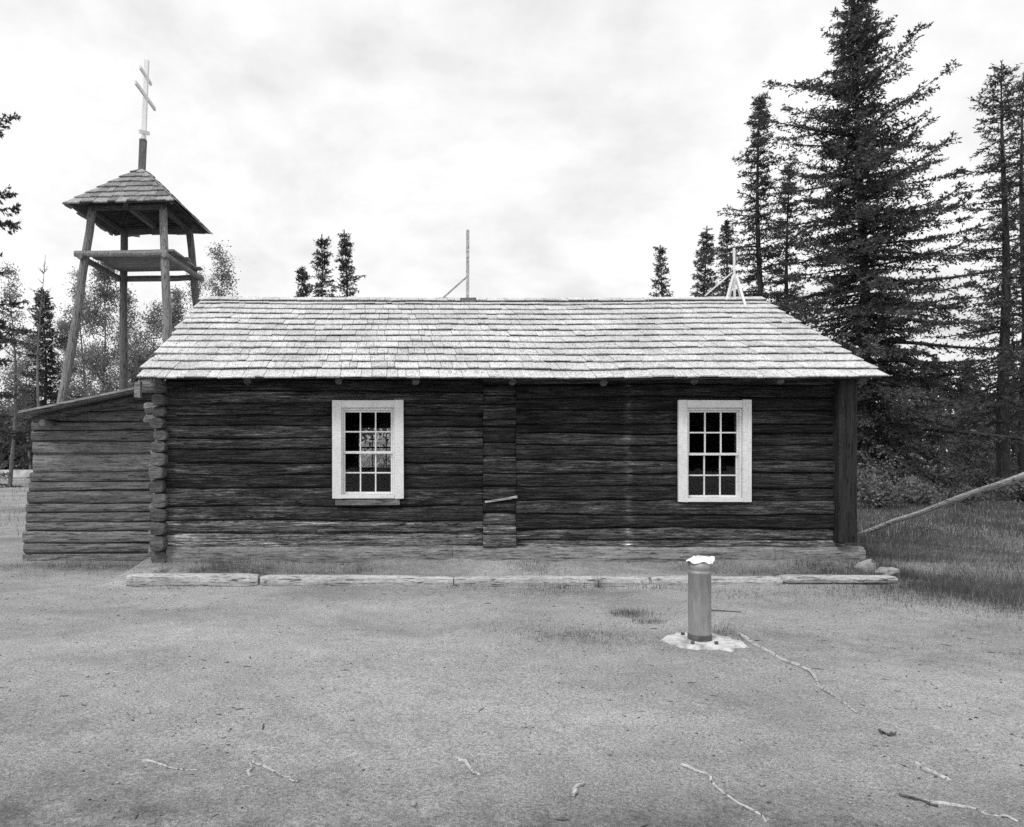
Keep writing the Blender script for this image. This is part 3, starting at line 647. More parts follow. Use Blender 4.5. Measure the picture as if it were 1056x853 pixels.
# ------------------------------------------------------------------ metal pipe on its concrete pad
def stone(name, loc, size, seed, m, label=None, cat='stone', group=None, flat=1.0):
    rs = random.Random(seed); n, k = 10, 7; V = [(0, 0, -size[2] * .5)]
    for i in range(1, k):
        a = math.pi * i / k - math.pi / 2
        for j in range(n):
            b_ = 2 * math.pi * j / n; r = 1 + .3 * float(vnoise(j * .7 + seed, i * .8, seed)) + rs.uniform(-.07, .07)
            V.append((size[0] * math.cos(a) * math.cos(b_) * r, size[1] * math.cos(a) * math.sin(b_) * r, size[2] * max(-.5, math.sin(a) * r)))
    V.append((0, 0, size[2])); F = []
    for j in range(n): F.append((0, 1 + (j + 1) % n, 1 + j)); F.append((len(V) - 1, 1 + (k - 2) * n + j, 1 + (k - 2) * n + (j + 1) % n))
    for i in range(k - 2):
        for j in range(n): F.append((1 + i*n + j, 1 + i*n + (j+1) % n, 1 + (i+1)*n + (j+1) % n, 1 + (i+1)*n + j))
    mb = MB(); mb.add(np.array(V) + np.array(loc), F, .5); o = mb.build(name, m, origin=loc)
    return tag(o, label, cat, group)
GP = lambda px, py: P(px, py, CAMZ * FPX / (py - PY0))
pc = GP(721.5, 664); pipe_z0 = 0.02
mb = MB(); n = 34; V = []; lay = []
for (s, z) in ((1.0, -.04), (1.0, .012), (.93, .032), (.5, .04)):
    for j in range(n):
        a = 2 * math.pi * j / n; r = 1 + .16 * float(vnoise(j * .55, 3, 5)) + .08 * float(vnoise(j * 1.4, 1, 7))
        V.append((pc[0] + .03 + .33 * s * r * math.cos(a), pc[1] + .03 + .30 * s * r * math.sin(a), z + .004 * float(vnoise(j * 1.2, s * 5, 2))))
V.append((pc[0] + .03, pc[1] + .03, .042))
F = [(i*n+j, i*n+(j+1) % n, (i+1)*n+(j+1) % n, (i+1)*n+j) for i in range(3) for j in range(n)] + [(3*n+j, 3*n+(j+1) % n, 4*n) for j in range(n)] + [tuple(range(n-1, -1, -1))]
mb.add(V, F, .5); tag(mb.build('concrete_pad', M['concrete'], origin=(pc[0], pc[1], 0)), 'rough white concrete patch in the dirt around the metal pipe', 'concrete')
pipe = thing('metal_pipe', (pc[0], pc[1], 0.03), 'upright grey metal pipe with a torn white cover standing before the church', 'pipe')
PR, PH = .092, .675
def ring_surf(mb, prof, n=36, tone=.5):
    V = [(pc[0] + r * math.cos(2*math.pi*j/n), pc[1] + r * math.sin(2*math.pi*j/n), z) for r, z in prof for j in range(n)]
    mb.add(V, [(i*n+j, i*n+(j+1) % n, (i+1)*n+(j+1) % n, (i+1)*n+j) for i in range(len(prof)-1) for j in range(n)], tone)
mb = MB(); ring_surf(mb, [(PR, .03), (PR, .1), (PR, .35), (PR, PH-.075), (PR+.004, PH-.07), (PR+.004, PH-.055), (PR, PH-.05), (PR, PH-.035), (PR+.004, PH-.03), (PR+.004, PH+.03), (PR-.008, PH+.03), (PR-.008, .1)])
mb.build('shaft', M['pipe'], pipe, smooth=True)
mb = MB(); ring_surf(mb, [(PR + .003, .025), (PR + .006, .05), (PR + .004, .085), (PR+.001, .09)]); mb.build('rusty_foot', M['rust'], pipe)
n = 40; V = []; mb = MB()      # torn cover: crumpled sheet over the mouth, flaring at the rim
for q in range(7):
    s = q / 6
    for j in range(n):
        a = 2 * math.pi * j / n; w = float(vnoise(j * .45, 1.5, 77)); w2 = float(vnoise(j * 1.1, q, 78))
        fl = max(0, math.cos(a)) ** 6; fb = max(0, math.cos(a - 3.3)) ** 6; r = (PR + .010 + .02 * max(0, w) + .022 * fl + .028 * fb) * s
        V.append((pc[0] + r * math.cos(a), pc[1] + r * math.sin(a), PH + .032 + .035 * (1 - s ** 2) * (1 + .5 * w2) + (s ** 3) * (.02 * w + .012 * w2 + .045 * fl - .012 * max(0, math.cos(a + .9)) ** 4)))
mb.add(V, [(i*n+j, i*n+(j+1) % n, (i+1)*n+(j+1) % n, (i+1)*n+j) for i in range(6) for j in range(n)], .5); mb.build('torn_cover', M['cloth'], pipe)
for a in (-2.2, -1.2, 2.0):
    mb = MB(); mb.box((pc[0]+.2*math.cos(a)-.012, pc[1]+.17*math.sin(a)-.012, .03), (pc[0]+.2*math.cos(a)+.012, pc[1]+.17*math.sin(a)+.012, .06), .3, .003)
    mb.build('anchor_bolt', M['rust'], pipe)
stone('stone', (*P(893, 584, 9.72)[:2], .10), (.13, .10, .13), 3, M['stone'], 'pale angular stone against the church corner, the one touching the wall', 'stone', 'stones at the church corner')
stone('stone', (*P(914, 590, 9.35)[:2], .12), (.15, .10, .07), 5, M['stone'], 'pale low stone lying on the end of the flat edging board', 'stone', 'stones at the church corner')

# ------------------------------------------------------------------ roots, sticks, pole
def lay(name, pix, rad, m, label, cat, seed, group=None, up=0.0):
    pts = []
    for i in range(len(pix) - 1):
        for k in range(6):
            t_ = k / 6; pts.append(GP(pix[i][0] + (pix[i+1][0]-pix[i][0]) * t_, pix[i][1] + (pix[i+1][1]-pix[i][1]) * t_))
    pts.append(GP(*pix[-1])); pts = np.array(pts); L_ = len(pts)
    pts[:, 0] += .018 * vnoise(np.arange(L_) * .6, 0, seed); pts[:, 1] += .018 * vnoise(np.arange(L_) * .6, 5, seed)
    pts[:, 2] = gz(pts[:, 0], pts[:, 1]) + rad * (.25 if up else .22) + rad * .45 * ( vnoise(np.arange(L_) * .6, 2, seed)) + up
    mb = MB(); mb.tube(pts, rad * .8 * np.linspace(1, .5, L_) * (1 + .25 * vnoise(np.arange(L_) * .9, 4, seed)), 7, .5, .25, seed); o = mb.build(name, m, origin=tuple(pts[0]))
    return tag(o, label, cat, group)
rg = 'bleached roots in the dirt'
lay('tree_root', [(762, 655), (800, 678), (832, 692), (850, 712), (886, 736)], .02, M['root'], 'long bleached root winding away from the concrete patch', 'root', 1, rg)
lay('tree_root', [(256, 800), (262, 782), (290, 800), (306, 804)], .011, M['root'], 'hooked pale root in the foreground dirt nearer the lean-to', 'root', 2, rg)
lay('tree_root', [(150, 783), (175, 790), (202, 792)], .009, M['root'], 'thin pale root lying flat beside the hooked one', 'root', 3, rg)
lay('tree_root', [(470, 780), (480, 786), (492, 800)], .016, M['root'], 'short thick pale root straight below the window near the tower', 'root', 4, rg)
lay('tree_root', [(946, 788), (960, 796), (980, 806)], .02, M['root'], 'short broad pale root near the dark stick', 'root', 5, rg)
lay('tree_root', [(960, 826), (1000, 834), (1056, 850)], .012, M['root'], 'pale root trailing off beyond the dark stick', 'root', 6, rg)
lay('tree_root', [(700, 790), (730, 800), (745, 815), (790, 845)], .011, M['root'], 'thin half buried root below the metal pipe', 'root', 7, rg)
lay('stick', [(926, 819), (945, 824), (962, 830)], .010, M['stick'], 'dark stick among pale roots near the bottom corner', 'stick', 8, 'sticks on the ground', .005)
lay('stick', [(906, 754), (914, 758), (924, 757)], .012, M['stick'], 'short dark stick past the end of the winding root', 'stick', 9, 'sticks on the ground', .005)
lay('stick', [(732, 630), (750, 631), (764, 632)], .010, M['stick'], 'straight stick on the ground right behind the metal pipe', 'stick', 10, 'sticks on the ground', .004)
lay('stick', [(590, 820), (595, 813), (599, 808)], .012, M['root'], 'stubby pale stick alone in the foreground dirt', 'stick', 11, 'sticks on the ground', .004)
mb = MB(); a, b_ = np.array([9.2, 14.8, -.04]), np.array([9.4, 10.4, 1.49])
mb.tube([a + (b_ - a) * k / 15 + np.array([0, 0, .02 * float(vnoise(k * .5, 0, 3))]) for k in range(16)], np.linspace(.042, .05, 16), 9, .75, .08, 5)
tag(mb.build('leaning_pole', M['pole_pale'], origin=tuple(a)), 'long pale peeled pole rising at a slant from behind the church corner', 'pole')
mb = MB(); mb.tube([(9.395, 10.5, -.1), (9.4, 10.51, .7), (9.395, 10.5, 1.40)], [.07, .065, .06], 9, .5, .08)
tag(mb.build('support_post', M['pole'], origin=(9.395, 10.5, 0)), 'short post propping the upper end of the pale slanting pole', 'post')
bar = thing('road_barrier', (-27, 45, 0), 'long low white barrier across the clearing behind the lean-to', 'barrier')
mb = MB(); mb.box((-38, 44.9, .08), (-20.5, 45.25, .5), .5, .02); mb.build('rail', M['barrier'], bar)
for x in (-35, -28.5, -22):
    mb = MB(); mb.box((x, 44.95, -.05), (x + .3, 45.2, .085), .5); mb.build('foot', M['barrier'], bar)

# ------------------------------------------------------------------ foliage
def diamonds(base, d, ln, w, rng, bend=0.0):
    """one pointed spray per entry: 4 verts, 1 quad"""
    n = len(base); r = rng.normal(size=(n, 3)); s = np.cross(d, r); s /= np.linalg.norm(s, axis=1)[:, None] + 1e-9
    mid = base + d * (ln * .45)[:, None]; tip = base + d * ln[:, None]; tip[:, 2] -= bend * ln
    V = np.stack([base, mid + s * w[:, None], tip, mid - s * w[:, None]], 1).reshape(-1, 3)
    return V
def norm(a): return a / (np.linalg.norm(a, axis=-1, keepdims=True) + 1e-9)
def spruce(name, loc, h, rad, clear, seed, label, group, whorl=.26, per=6, density=1.0, power=.75, lean=0.0, long_arms=.06, trunk_r=None, fine=.13, wf=1.0, arms=(), nd=9, inner=0, cone=.40):
    """trunk with limbs, and a crown of needle sprays on drooping, upturned branches"""
    rng = np.random.default_rng(seed); tr = trunk_r or h * .0125
    mbt = MB(); n = 14
    axis_ = lambda z: np.array([lean * z + .12 * math.sin(z * .5 + seed) * min(1, z / 6), .08 * math.cos(z * .4 + seed) * min(1, z / 6), z])
    mbt.tube([axis_(h * k / (n - 1)) - np.array([0, 0, .15 if k == 0 else 0]) for k in range(n)], [tr * (1.25 if k == 0 else 1) * max(.06, (1 - k / (n - 1)) ** .85) for k in range(n)], 9, .5, .08, seed)
    B, D, LN, W = [], [], [], []
    z = clear * h
    while z < h * .985:
        t_ = (z - clear * h) / (h - clear * h); rr_ = rad * (1 - t_) ** (power + .15) + .05; rr_ = min(rr_, cone * (h - z) + .04)
        if t_ < .12: rr_ *= .65 + 3 * t_
        k = max(3, int(per * rng.uniform(.7, 1.2))); a0 = rng.uniform(0, 6.28); fill = .6 + .4 * math.sin(z * 1.7 + seed) ** 2
        brs = [(a0 + 6.283 * j / k + rng.normal(0, .25), rr_ * rng.choice((rng.uniform(.35, .75), rng.uniform(.7, 1.3))) * (.72 + .28 * fill) * (1 + .25 * math.sin(2 * j / k * 6.283 + z * .9 + seed)) * (rng.uniform(1.25, 1.5) if rng.random() < long_arms else 1), z + rng.uniform(-.5, .5) * whorl) for j in range(k)]
        for (az, bl) in [(q[1], q[2]) for q in arms if z <= q[0] < z + whorl]: brs.append((az, bl, z))
        brs += [(rng.uniform(0, 6.28), rr_ * rng.uniform(.22, .5), z + rng.uniform(-.5, .5) * whorl) for _ in range(inner)]
        for az, bl, zb in brs:
            bl = min(bl, (h - zb) * .75 + .1)
            out_ = np.array([math.cos(az), math.sin(az), 0]); m_ = max(4, int(bl / .1)); tt = np.linspace(0, 1, m_)
            up0 = .04 + .5 * t_ ** 1.6; droop = .58 * (1 - t_) + .16 * rng.normal()
            zc = bl * (up0 * tt - droop * tt ** 1.3 * 1.0 +   .26 * (1 - t_) * tt ** 3)
            cur = axis_(zb) + out_ * (bl * tt)[:, None] + np.stack([0 * tt, 0 * tt, zc], -1)
            side = np.array([-out_[1], out_[0], 0])
            mbt.tube(cur[::max(1, m_ // 4)], np.linspace(.012 * bl + .012, .006, len(cur[::max(1, m_ // 4)])), 4, .4)
            # side twigs
            ns = max(4, int(bl / .105 * density)); ts = rng.uniform(.06, 1, ns)
            pb = np.stack([np.interp(ts, tt, cur[:, q]) for q in range(3)], -1)
            tang = norm(np.stack([np.interp(ts, tt[:-1], np.diff(cur[:, q])) for q in range(3)], -1))
            sg = rng.choice([-1, 1], ns)[:, None]
            td = norm(tang * rng.uniform(.45, 1.0, (ns, 1)) + sg * side * rng.uniform(.25, 1.0, (ns, 1)) + np.array([0, 0, 1]) * rng.uniform(-.55, .12, (ns, 1)))
            tl = np.minimum(.55, .18 + .42 * bl * (1 - ts) * .6 + .1 * rng.random(ns))
            for q in range(nd):
                fr_ = rng.uniform(0, 1.0, ns); bq = pb + td * (tl * fr_)[:, None]
                dq = norm(td * .75 + rng.normal(0, .55, (ns, 3)))
                B.append(bq); D.append(dq); LN.append(fine * rng.uniform(.7, 1.3, ns)); W.append(fine * wf * rng.uniform(.12, .20, ns))
            # sprays along the axis and at its tip
            na = max(8, int(bl * 36)); ta = rng.uniform(.15, 1.0, na) ** .8; pa = np.stack([np.interp(ta, tt, cur[:, q]) for q in range(3)], -1)
            da = norm(out_ * .8 + rng.normal(0, .55, (na, 3))); B.append(pa); D.append(da); LN.append(fine * rng.uniform(.7, 1.2, na)); W.append(fine * wf * rng.uniform(.10, .18, na))
        z += whorl * rng.uniform(.8, 1.2) * (.65 + .5 * (1 - t_))
    nl = 50; pz_ = rng.uniform(h * .93, h * 1.0, nl); B.append(np.array([axis_(q) for q in pz_])); D.append(norm(rng.normal(0, .5, (nl, 3)) + [0, 0, .9])); LN.append(np.full(nl, fine)); W.append(np.full(nl, fine * .14))
    B, D, LN, W = np.concatenate(B), np.concatenate(D), np.concatenate(LN), np.concatenate(W)
    V = diamonds(B, D, LN, W, rng); F = np.arange(len(V)).reshape(-1, 4)
    root = thing(name, loc, label, 'tree', group)
    mbt.v = [np.concatenate(mbt.v) + np.array(loc)]; mbt.build('trunk', M['bark'], root)
    mesh_obj('crown', V + np.array(loc), F, M['needle'], root)
    return root
def aspen(name, loc, h, spread, seed, label, group, leaves=2600, lm='leaf', leaf=.12, clear=.3, bare=False, trunk_r=None, tight=.5):
    rng = np.random.default_rng(seed); mbt = MB(); tips = []; tr = trunk_r or h * .010
    ph = rng.uniform(0, 6); axis_ = lambda z: np.array([.18 * math.sin(z * .45 + ph), .15 * math.cos(z * .4 + ph), z])
    n = 12; mbt.tube([axis_(h * k / (n - 1)) - np.array([0, 0, .15 if k == 0 else 0]) for k in range(n)], [tr * max(.08, 1 - k / (n - 1)) for k in range(n)], 8, .6, .06, seed)
    nb = int(h * 4.2)
    for i in range(nb):
        z = h * rng.uniform(clear, .97); t_ = (z / h - clear) / (1 - clear); az = rng.uniform(0, 6.283)
        bl = spread * (.35 + .65 * math.sin(math.pi * min(1, t_ * .85 + .18))) * rng.uniform(.5, 1.1) * (1 - .55 * t_)
        o_ = np.array([math.cos(az), math.sin(az), 0]); k = 5
        pts = np.array([axis_(z) + o_ * bl * q / (k - 1) + np.array([0, 0, bl * (.55 * q / (k - 1) + .35 * (q / (k - 1)) ** 2)]) + rng.normal(0, .05 * bl, 3) * (q > 0) for q in range(k)])
        mbt.tube(pts, np.linspace(tr * .3 * (1 - .5 * t_), .006, k), 4, .5)
        tips.append(pts[1:])
        for s in range(2):
            p0 = pts[rng.integers(1, 4)]; d = norm(o_ * .6 + rng.normal(0, .6, 3) + [0, 0, .4]); q = np.array([p0, p0 + d * bl * .22, p0 + d * bl * .45]); mbt.tube(q, [.01, .007, .004], 3, .5); tips.append(q[1:])
    root = thing(name, loc, label, 'tree', group)
    mbt.v = [np.concatenate(mbt.v) + np.array(loc)]; mbt.build('trunk', M['bark_pale'], root)
    if not bare:
        T = np.concatenate(tips); idx = rng.integers(0, len(T), leaves); B = T[idx] + rng.normal(0, .28 * tight, (leaves, 3)) * np.array([1, 1, .8])
        V = diamonds(B, norm(rng.normal(0, 1, (leaves, 3))), leaf * rng.uniform(.5, 1.7, leaves), leaf * .42 * rng.uniform(.7, 1.2, leaves), rng)
        mesh_obj('crown', V + np.array(loc), np.arange(len(V)).reshape(-1, 4), M[lm], root)
    return root
def ground_at(px, d): return (float((px - PX0) / FPX * d), float(d), 0.0)
def hgt(py, d): return CAMZ + (PY0 - py) / FPX * d

g1 = 'spruces beyond the right end of the church'
spruce('spruce_tree', ground_at(893, 26), hgt(-22, 26), 5.0, .03, 11, 'tallest dark spruce, broad and ragged, top cut by the picture edge', g1,   .29, 7, 1.35, .62, -.018, .12, trunk_r=.24, wf=1.2, inner=3, nd=8, cone=.5,
       arms=((14.2, 3.05, 2.9), (13.1, 3.2, 2.6), (12.3, 3.0, 3.3), (12.6, .1, 3.0), (10.9, -.1, 3.3), (9.0, .1, 4.4), (7.4, 0, 4.4), (4.6, .1, 5.0), (3.4, -.2, 5.2), (2.4, .15, 5.0), (1.8, -.4, 4.6), (9.8, -.15, 3.2), (6.6, -.5, 3.6), (8.2, -.6, 3.2)))
spruce('spruce_tree', ground_at(785, 28), hgt(98, 28), 1.75, .08, 12, 'slim spruce with one long bare-armed branch, just past the ridge finial', g1, .3, 5, .95, .55, -.006, .12, arms=((11.5, .1, 1.5), (9.4, 3.1, 2.3), (9.2, 3.2, 2.1), (7.7, 3.2, 2.4), (7.4, 3.0, 2.3)), inner=2)
spruce('spruce_tree', ground_at(813, 31), hgt(168, 31), 1.9, .06, 13, 'thin shorter spruce squeezed between the slim spruce and the tallest one', g1, .32, 5, .8, .6, inner=2)
spruce('spruce_tree', ground_at(727, 36), hgt(233, 36), 1.6, .06, 14, 'short bushy spruce above the brace of the ridge finial', g1, .33, 6, 1.1, .6, inner=2)
spruce('spruce_tree', ground_at(748, 37), hgt(228, 37), 1.7, .06, 15, 'bushy spruce straight behind the ridge finial', g1, .33, 5, 1.0, .6, inner=2)
spruce('spruce_tree', ground_at(682, 46), hgt(254, 46), 1.6, .06, 16, 'small lone spruce tip showing over the middle of the ridge', g1, .36, 6, 1.1, .65, fine=.17, nd=6)
spruce('spruce_tree', ground_at(1036, 25), hgt(64, 25), 1.8, .17, 17, 'tall thin spruce with a bare dark lower trunk beyond the slanting pole', g1, .32, 5, 1.0, .45, -.004, .12, trunk_r=.21)
spruce('spruce_tree', ground_at(1056, 27.5), hgt(75, 27.5), 1.8, .2, 18, 'second thin trunked spruce standing at the very edge of the picture', g1, .34, 5, .9, .45, -.003, .12, trunk_r=.2)
spruce('spruce_tree', ground_at(1000, 38), hgt(372, 38), 2.2, .03, 28, 'low dense young spruce under the gap between two tall spruces', g1, .24, 6, 1.1, .7, fine=.16, nd=6)
g2 = 'spruces over the church ridge'
spruce('spruce_tree', ground_at(330, 40), hgt(243, 40), 1.7, .06, 21, 'middle one of three far spruces showing over the left part of the ridge', g2, .34, 5, .9, .55, fine=.17, nd=6, inner=2)
spruce('spruce_tree', ground_at(356, 41), hgt(239, 41), 1.2, .06, 22, 'narrow twisted far spruce nearest the ridge post', g2, .34, 5, .95, .45, fine=.17, nd=6, inner=2)
spruce('spruce_tree', ground_at(313, 42), hgt(276, 42), 1.7, .06, 23, 'shortest of three far spruces showing over the left part of the ridge', g2, .34, 5, .9, .6, fine=.17, nd=6, inner=2)
g3 = 'trees beyond the bell tower'
spruce('spruce_tree', ground_at(45, 38), hgt(298, 38), 2.0, .13, 24, 'dark bushy spruce left of the bell tower above the lean-to', g3, .26, 6, 1.2, .65, fine=.16, nd=6, inner=2)
spruce('spruce_tree', ground_at(-34, 20), hgt(60, 20), 1.15, .12, 25, 'dark spruce cut off by the picture edge beside the bell tower', g3, .34, 5, 1.1, .5, 0, .0, fine=.12, nd=20, wf=1.3, arms=((7.9, .1, 1.45), (8.05, -.2, 1.4), (8.2, .3, 1.3), (10.2, .1, 1.25), (5.4, 0, 1.5), (5.7, .3, 1.4), (5.1, -.2, 1.4)))
spruce('spruce_tree', ground_at(-24, 33), hgt(395, 33), 1.3, .03, 26, 'small dark spruce low at the edge of the clearing', g3, .24, 6, 1.2, .7)
spruce('spruce_tree', ground_at(144, 47), hgt(366, 47), 1.4, .03, 27, 'small dark spruce low between the tower poles', g3, .28, 6, 1.1, .7, fine=.17, nd=6)
asp = [(104, 34, 268, 1.7, 'leafy pale aspen seen through the open bell tower', 3600), (84, 41, 278, 1.5, 'narrow aspen between the splayed tower pole and the lean-to roof', 2000), (128, 40, 300, 1.5, 'aspen directly behind the far left tower pole', 2200),
       (155, 38, 312, 1.6, 'rounded aspen under the tower platform', 2600), (183, 43, 296, 1.6, 'aspen behind the church roof corner below the tower', 2400), (225, 38, 252, 1.5, 'sparse aspen rising above the roof end beside the tower', 1700),
       (12, 36, 272, 1.2, 'thin wispy aspen near the picture edge left of the dark spruce', 1100), (66, 46, 330, 1.6, 'short aspen right behind the dark bushy spruce', 2200), (200, 44, 275, 1.4, 'thin aspen between the tower pole and the roof slope', 1200), (30, 50, 345, 1.9, 'short pale aspen far left behind the dark spruce', 2600)]
for i, (px, d, py, sp, lb, nlv) in enumerate(asp): aspen('aspen_tree', ground_at(px, d), hgt(py, d), sp, 40 + i, lb, g3, int(nlv * 3.2), leaf=.085, tight=.7)
aspen('bare_tree', ground_at(43, 36), hgt(262, 36), .8, 60, 'leafless thin tree poking up beside the bell tower', g3, bare=True, clear=.55)
# trees behind the church, seen through the panes
aspen('aspen_tree', ground_at(470, 40), hgt(330, 40), 2.2, 80, 'aspen hidden behind the church and the ridge post', g3, 2500, leaf=.2, clear=.08, tight=1.0)

def bush(loc, w, h, seed, label, n=1500, leaf=.10, lm='bush'):
    rng = np.random.default_rng(seed); root = thing('bush', loc, label, 'bush', 'bushes at the clearing edge'); mbt = MB(); tips = []
    for i in range(16):
        az = rng.uniform(0, 6.28); l_ = w * rng.uniform(.3, 1); z = h * rng.uniform(.45, 1) * (1 - .35 * (l_ / w) ** 2); p = np.array([[0, 0, -.05], [l_ * .4 * math.cos(az), l_ * .4 * math.sin(az), z * .6], [l_ * math.cos(az), l_ * math.sin(az), z]])
        mbt.tube(p, [.02, .013, .005], 4, .5); tips += [p[1], p[2], (p[1] + p[2]) / 2]
    mbt.v = [np.concatenate(mbt.v) + np.array(loc)]; mbt.build('stems', M['bark'], root)
    T = np.array(tips); B = T[rng.integers(0, len(T), n)] + rng.normal(0, .22, (n, 3)) * np.array([w * .7, w * .7, h * .55]); B[:, 2] = np.abs(B[:, 2])
    V = diamonds(B, norm(rng.normal(0, 1, (n, 3))), leaf * rng.uniform(.7, 1.4, n), leaf * .4 * rng.uniform(.7, 1.2, n), rng)
    mesh_obj('foliage', V + np.array(loc), np.arange(len(V)).reshape(-1, 4), M[lm], root)
for i, (px, d, w, h, lb) in enumerate(((908, 21, .9, 1.15, 'leafy bush just past the church corner post'), (946, 22.5, 1.0, .6, 'leafy bush under the tallest spruce, second past the corner post'), (985, 24, .8, .55, 'leafy bush under the gap left of the bare spruce trunk'),
        (1012, 27, 1.0, 1.5, 'pale leafy bush behind the bare spruce trunk'), (1062, 23, .9, .9, 'bush at the picture edge beside the bare spruce trunk'), (870, 24, 1.5, 1.8, 'bush mostly hidden behind the church corner post'),
        (8, 57, 2.4, 4.2, 'pale bush at the picture edge left of the lean-to'), (30, 56, 2.4, 5.2, 'pale bush just left of the lean-to wall'), (-18, 55, 2.6, 6.0, 'tall pale bush at the very edge of the clearing'))):
    bush(ground_at(px, d), w, h, 200 + i, lb, 1900 if i < 6 else 4200, .085 if i < 6 else .2, 'bush' if i < 6 else 'leaf')

bush(ground_at(388, 24), 1.7, 2.3, 230, 'bush with brightened leaves, added behind the church, showing through the window nearer the tower', 6000, .13, 'bright_leaf')  # bush added so the view through the far window reads bright
# far woods: a deep irregular belt of leaves and stems all round the clearing
rng = np.random.default_rng(99); Bl, Ll = [], []
n = 260000; ang = rng.uniform(-3.1416, 3.1416, n); dist = rng.uniform(56, 80, n); ht = 6.0 + 2.2 * fbm(ang * 14, 0, 5, 4) + 1.5 * vnoise(ang * 60, 0, 8)
zz_ = ht * rng.random(n) ** .8 + .0
B = np.stack([dist * np.sin(ang), dist * np.cos(ang), zz_], -1)
V = diamonds(B, norm(rng.normal(0, 1, (n, 3))), np.where(np.abs(ang) > 1.4, 1.1, .5) * rng.uniform(.6, 1.3, n), np.where(np.abs(ang) > 1.4, .5, .18) * rng.uniform(.7, 1.2, n), rng)
tag(mesh_obj('far_woods', V, np.arange(len(V)).reshape(-1, 4), M['far']), 'grey leafy woods closing the clearing far behind church and tower', 'woods', kind='stuff')

# ------------------------------------------------------------------ grass and grit
def blades(x, y, h, w, rng, lean=.5):
    n = len(x); az = rng.uniform(0, 6.283, n); la = rng.uniform(0, lean, n) * h; ld = rng.uniform(0, 6.283, n)
    z = gz(x, y); b0 = np.stack([x, y, z - .01], -1); s = np.stack([np.cos(az), np.sin(az), 0 * az], -1) * w[:, None]
    t_ = b0 + np.stack([np.cos(ld) * la, np.sin(ld) * la, h], -1)
    V = np.stack([b0 - s, b0 + s, t_], 1).reshape(-1, 3); return V, np.arange(len(V)).reshape(-1, 3)
def scatter(n, x0, x1, y0, y1, rng, keep):
    x = rng.uniform(x0, x1, n); y = rng.uniform(y0, y1, n); k = keep(x, y) > rng.random(n)
    inside = (x > WX0 - .3) & (x < WX1 + .1) & (y > WY - .06) & (y < WYB + .1); inside |= (x > -5.5) & (x < -2.9) & (y > SY - .03) & (y < 14)
    inside |= (x - pc[0]) ** 2 + (y - pc[1]) ** 2 < .3 ** 2
    k &= ~inside; return x[k], y[k]
rng = np.random.default_rng(5); xs_, ys_, hs_ = [], [], []
x, y = scatter(420000, -8, 14, 2.6, 14, rng, lambda x, y: np.clip(turf_at(x, y) - .22, 0, 1) ** 1.3 * 1.1); xs_.append(x); ys_.append(y); hs_.append(rng.uniform(.012, .05, len(x)) * (1 + turf_at(x, y)) * np.where(y < 5, .3, 1))
x, y = scatter(150000, -40, 40, 13, 45, rng, lambda x, y: np.where(x < -4, .12, .8)); xs_.append(x); ys_.append(y); hs_.append(rng.uniform(.05, .2, len(x)))
x, y = scatter(170000, 3, 19, 11, 27, rng, lambda x, y: np.clip(.65 + .6 * fbm(x * .5, y * .5, 51), .1, 1)); xs_.append(x); ys_.append(y); hs_.append(rng.uniform(.03, .14, len(x)))
for cx, cy, r, n_, hh in ((6.9, 8.7, 1.0, 7000, .13), (7.8, 9.3, 1.3, 7000, .09), (6.6, 9.6, .8, 3000, .1), (8.6, 10.4, 1.6, 6000, .1), (7.2, 8.2, 1.3, 2500, .06), (5.9, 7.9, .8, 900, .05), (5.2, 8.6, .6, 700, .05), (6.6, 6.9, .9, 700, .05), (4.0, 8.5, .5, 350, .06), (1.2, 6.9, .5, 500, .04), (3.0, 6.9, .35, 350, .05), (2.45, 7.55, .2, 700, .06), (2.5, 7.2, .16, 500, .04), (1.75, 6.65, .5, 1300, .045), (2.0, 8.95, .5, 500, .12), (2.55, 9.0, .06, 60, .2), (5.1, 9.3, .5, 400, .1), (6.3, 9.1, .35, 500, .14), (8.5, 13.5, 1.8, 4000, .2), (7.5, 11.5, .8, 1500, .16), (-1.6, 9.75, .8, 600, .1), (-4.2, 11.0, 1.0, 700, .1), (-2.2, 9.8, .35, 500, .12), (-.5, 9.85, .5, 400, .08), (4.2, 9.8, .4, 500, .1), (5.6, 9.8, .35, 500, .12), (1.9, 9.85, .3, 250, .08), (-2.6, 9.0, .3, 120, .08), (.9, 8.98, .3, 150, .1), (3.2, 9.0, .3, 200, .1)):
    x = rng.normal(cx, r * .6, n_); y = np.minimum(rng.normal(cy, r * .45, n_), 10.0 if cx < 6.3 and cx > -3 else 99); k = ~((x < WX1) & (y > 10.0) & (x > WX0)) & ~((np.abs(y - 9.14) < .1) & (x < 6.25) & (x > -3.2)) & ~((x < -2.9) & (y > SY - .04))
    xs_.append(x[k]); ys_.append(y[k]); hs_.append(hh * rng.uniform(.4, 1.2, k.sum()))
x, y, h = np.concatenate(xs_), np.concatenate(ys_), np.concatenate(hs_)
dry = rng.random(len(x)) < np.where((y > 11) & (x > 4), .12, np.where(turf_at(x, y) > .6, .1, .4)); w = np.where(y > 14, .008, .0022) * rng.uniform(.7, 1.4, len(x))
for nm, sel, m_, lb in (('grass', ~dry, 'grass', 'dark short grass tufts scattered over the dirt yard'), ('dry_grass', dry, 'straw', 'pale dry grass mixed into the turf of the yard')):
    V, F = blades(x[sel], y[sel], h[sel], w[sel], rng); tag(mesh_obj(nm, V, F, M[m_]), lb, 'grass', kind='stuff')
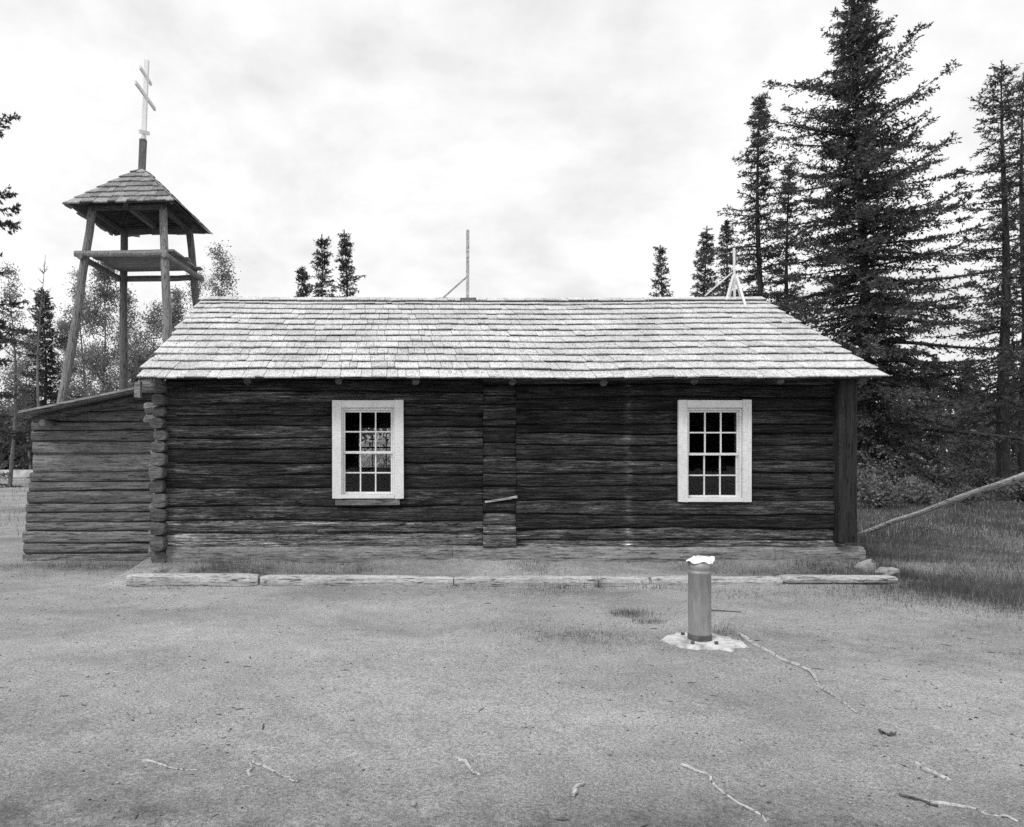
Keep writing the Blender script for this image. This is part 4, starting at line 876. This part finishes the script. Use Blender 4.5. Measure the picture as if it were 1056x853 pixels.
# chips, grit and leaf litter of the yard
n = 70000; x, y = scatter(n, -6, 11, 2.7, 12, rng, lambda x, y: np.clip(.5 + .7 * fbm(x * .9, y * .9, 31), .05, 1)); n = len(x); z = gz(x, y)
s = .0025 + .009 * rng.random(n) ** 9; oc = np.array([(1,0,0),(0,1,0),(-1,0,0),(0,-1,0),(0,0,1),(0,0,-1)], float)
V = (np.stack([x, y, z + s * .2], -1)[:, None, :] + oc[None] * s[:, None, None] * rng.uniform(.5, 1.4, (n, 6, 1)) * np.array([1, 1, .55])).reshape(-1, 3)
tri = np.array([(0,1,4),(1,2,4),(2,3,4),(3,0,4),(1,0,5),(2,1,5),(3,2,5),(0,3,5)]); F = (np.arange(n)[:, None, None] * 6 + tri[None]).reshape(-1, 3)
dark = np.repeat(rng.random(n) < .4, 8)
for nm, sel, m_, lb in (('gravel', ~dark, 'stone', 'small pale grit strewn over the dirt yard'), ('litter', dark, 'stick', 'tiny dark wood chips and litter on the dirt yard')):
    tag(mesh_obj(nm, V, F[sel], M[m_], tones=np.full(sel.sum(), .5)), lb, 'gravel', kind='stuff')

# larger pebbles, bark flakes and twigs lying about
rng = np.random.default_rng(17)
for nm, n, m_, lb, sz, asp_, keep in (('pebbles', 1500, 'stone', 'scattered small pebbles lying on the dirt yard', (.006, .022), (1.0, .8, .6), 0), ('twigs', 1300, 'stick', 'scattered bark flakes and broken twigs on the dirt yard', (.010, .05), (1.0, .14, .1), 1), ('straws', 1800, 'root', 'pale dead stems lying flat on the dirt yard', (.015, .07), (1.0, .045, .05), 1)):
    x, y = scatter(n, -5, 9, 2.9, 11, rng, lambda x, y: np.clip(.55 + .9 * fbm(x * .8, y * .8, 37 + n), .04, 1)); n = len(x); az = rng.uniform(0, 6.283, n)
    q = sz[0] + (sz[1] - sz[0]) * rng.random(n) ** 3
    ax = np.stack([np.cos(az), np.sin(az), rng.normal(0, .08, n)], -1); ay = np.stack([-np.sin(az), np.cos(az), 0 * az], -1); azv = np.array([0, 0, 1.0])
    jit = rng.uniform(.7, 1.3, (n, 6))
    ctr = np.stack([x, y, gz(x, y) + q * asp_[2] * .5], -1)
    dirs = np.stack([ax * asp_[0], ay * asp_[1], -ax * asp_[0], -ay * asp_[1], np.broadcast_to(azv * asp_[2], ax.shape), np.broadcast_to(-azv * asp_[2], ax.shape)], 1)
    V = (ctr[:, None, :] + dirs * (q[:, None] * jit)[:, :, None]).reshape(-1, 3)
    F = (np.arange(n)[:, None, None] * 6 + tri[None]).reshape(-1, 3)
    tag(mesh_obj(nm, V, F, M[m_], tones=np.full(len(F), .5)), lb, 'litter', kind='stuff')
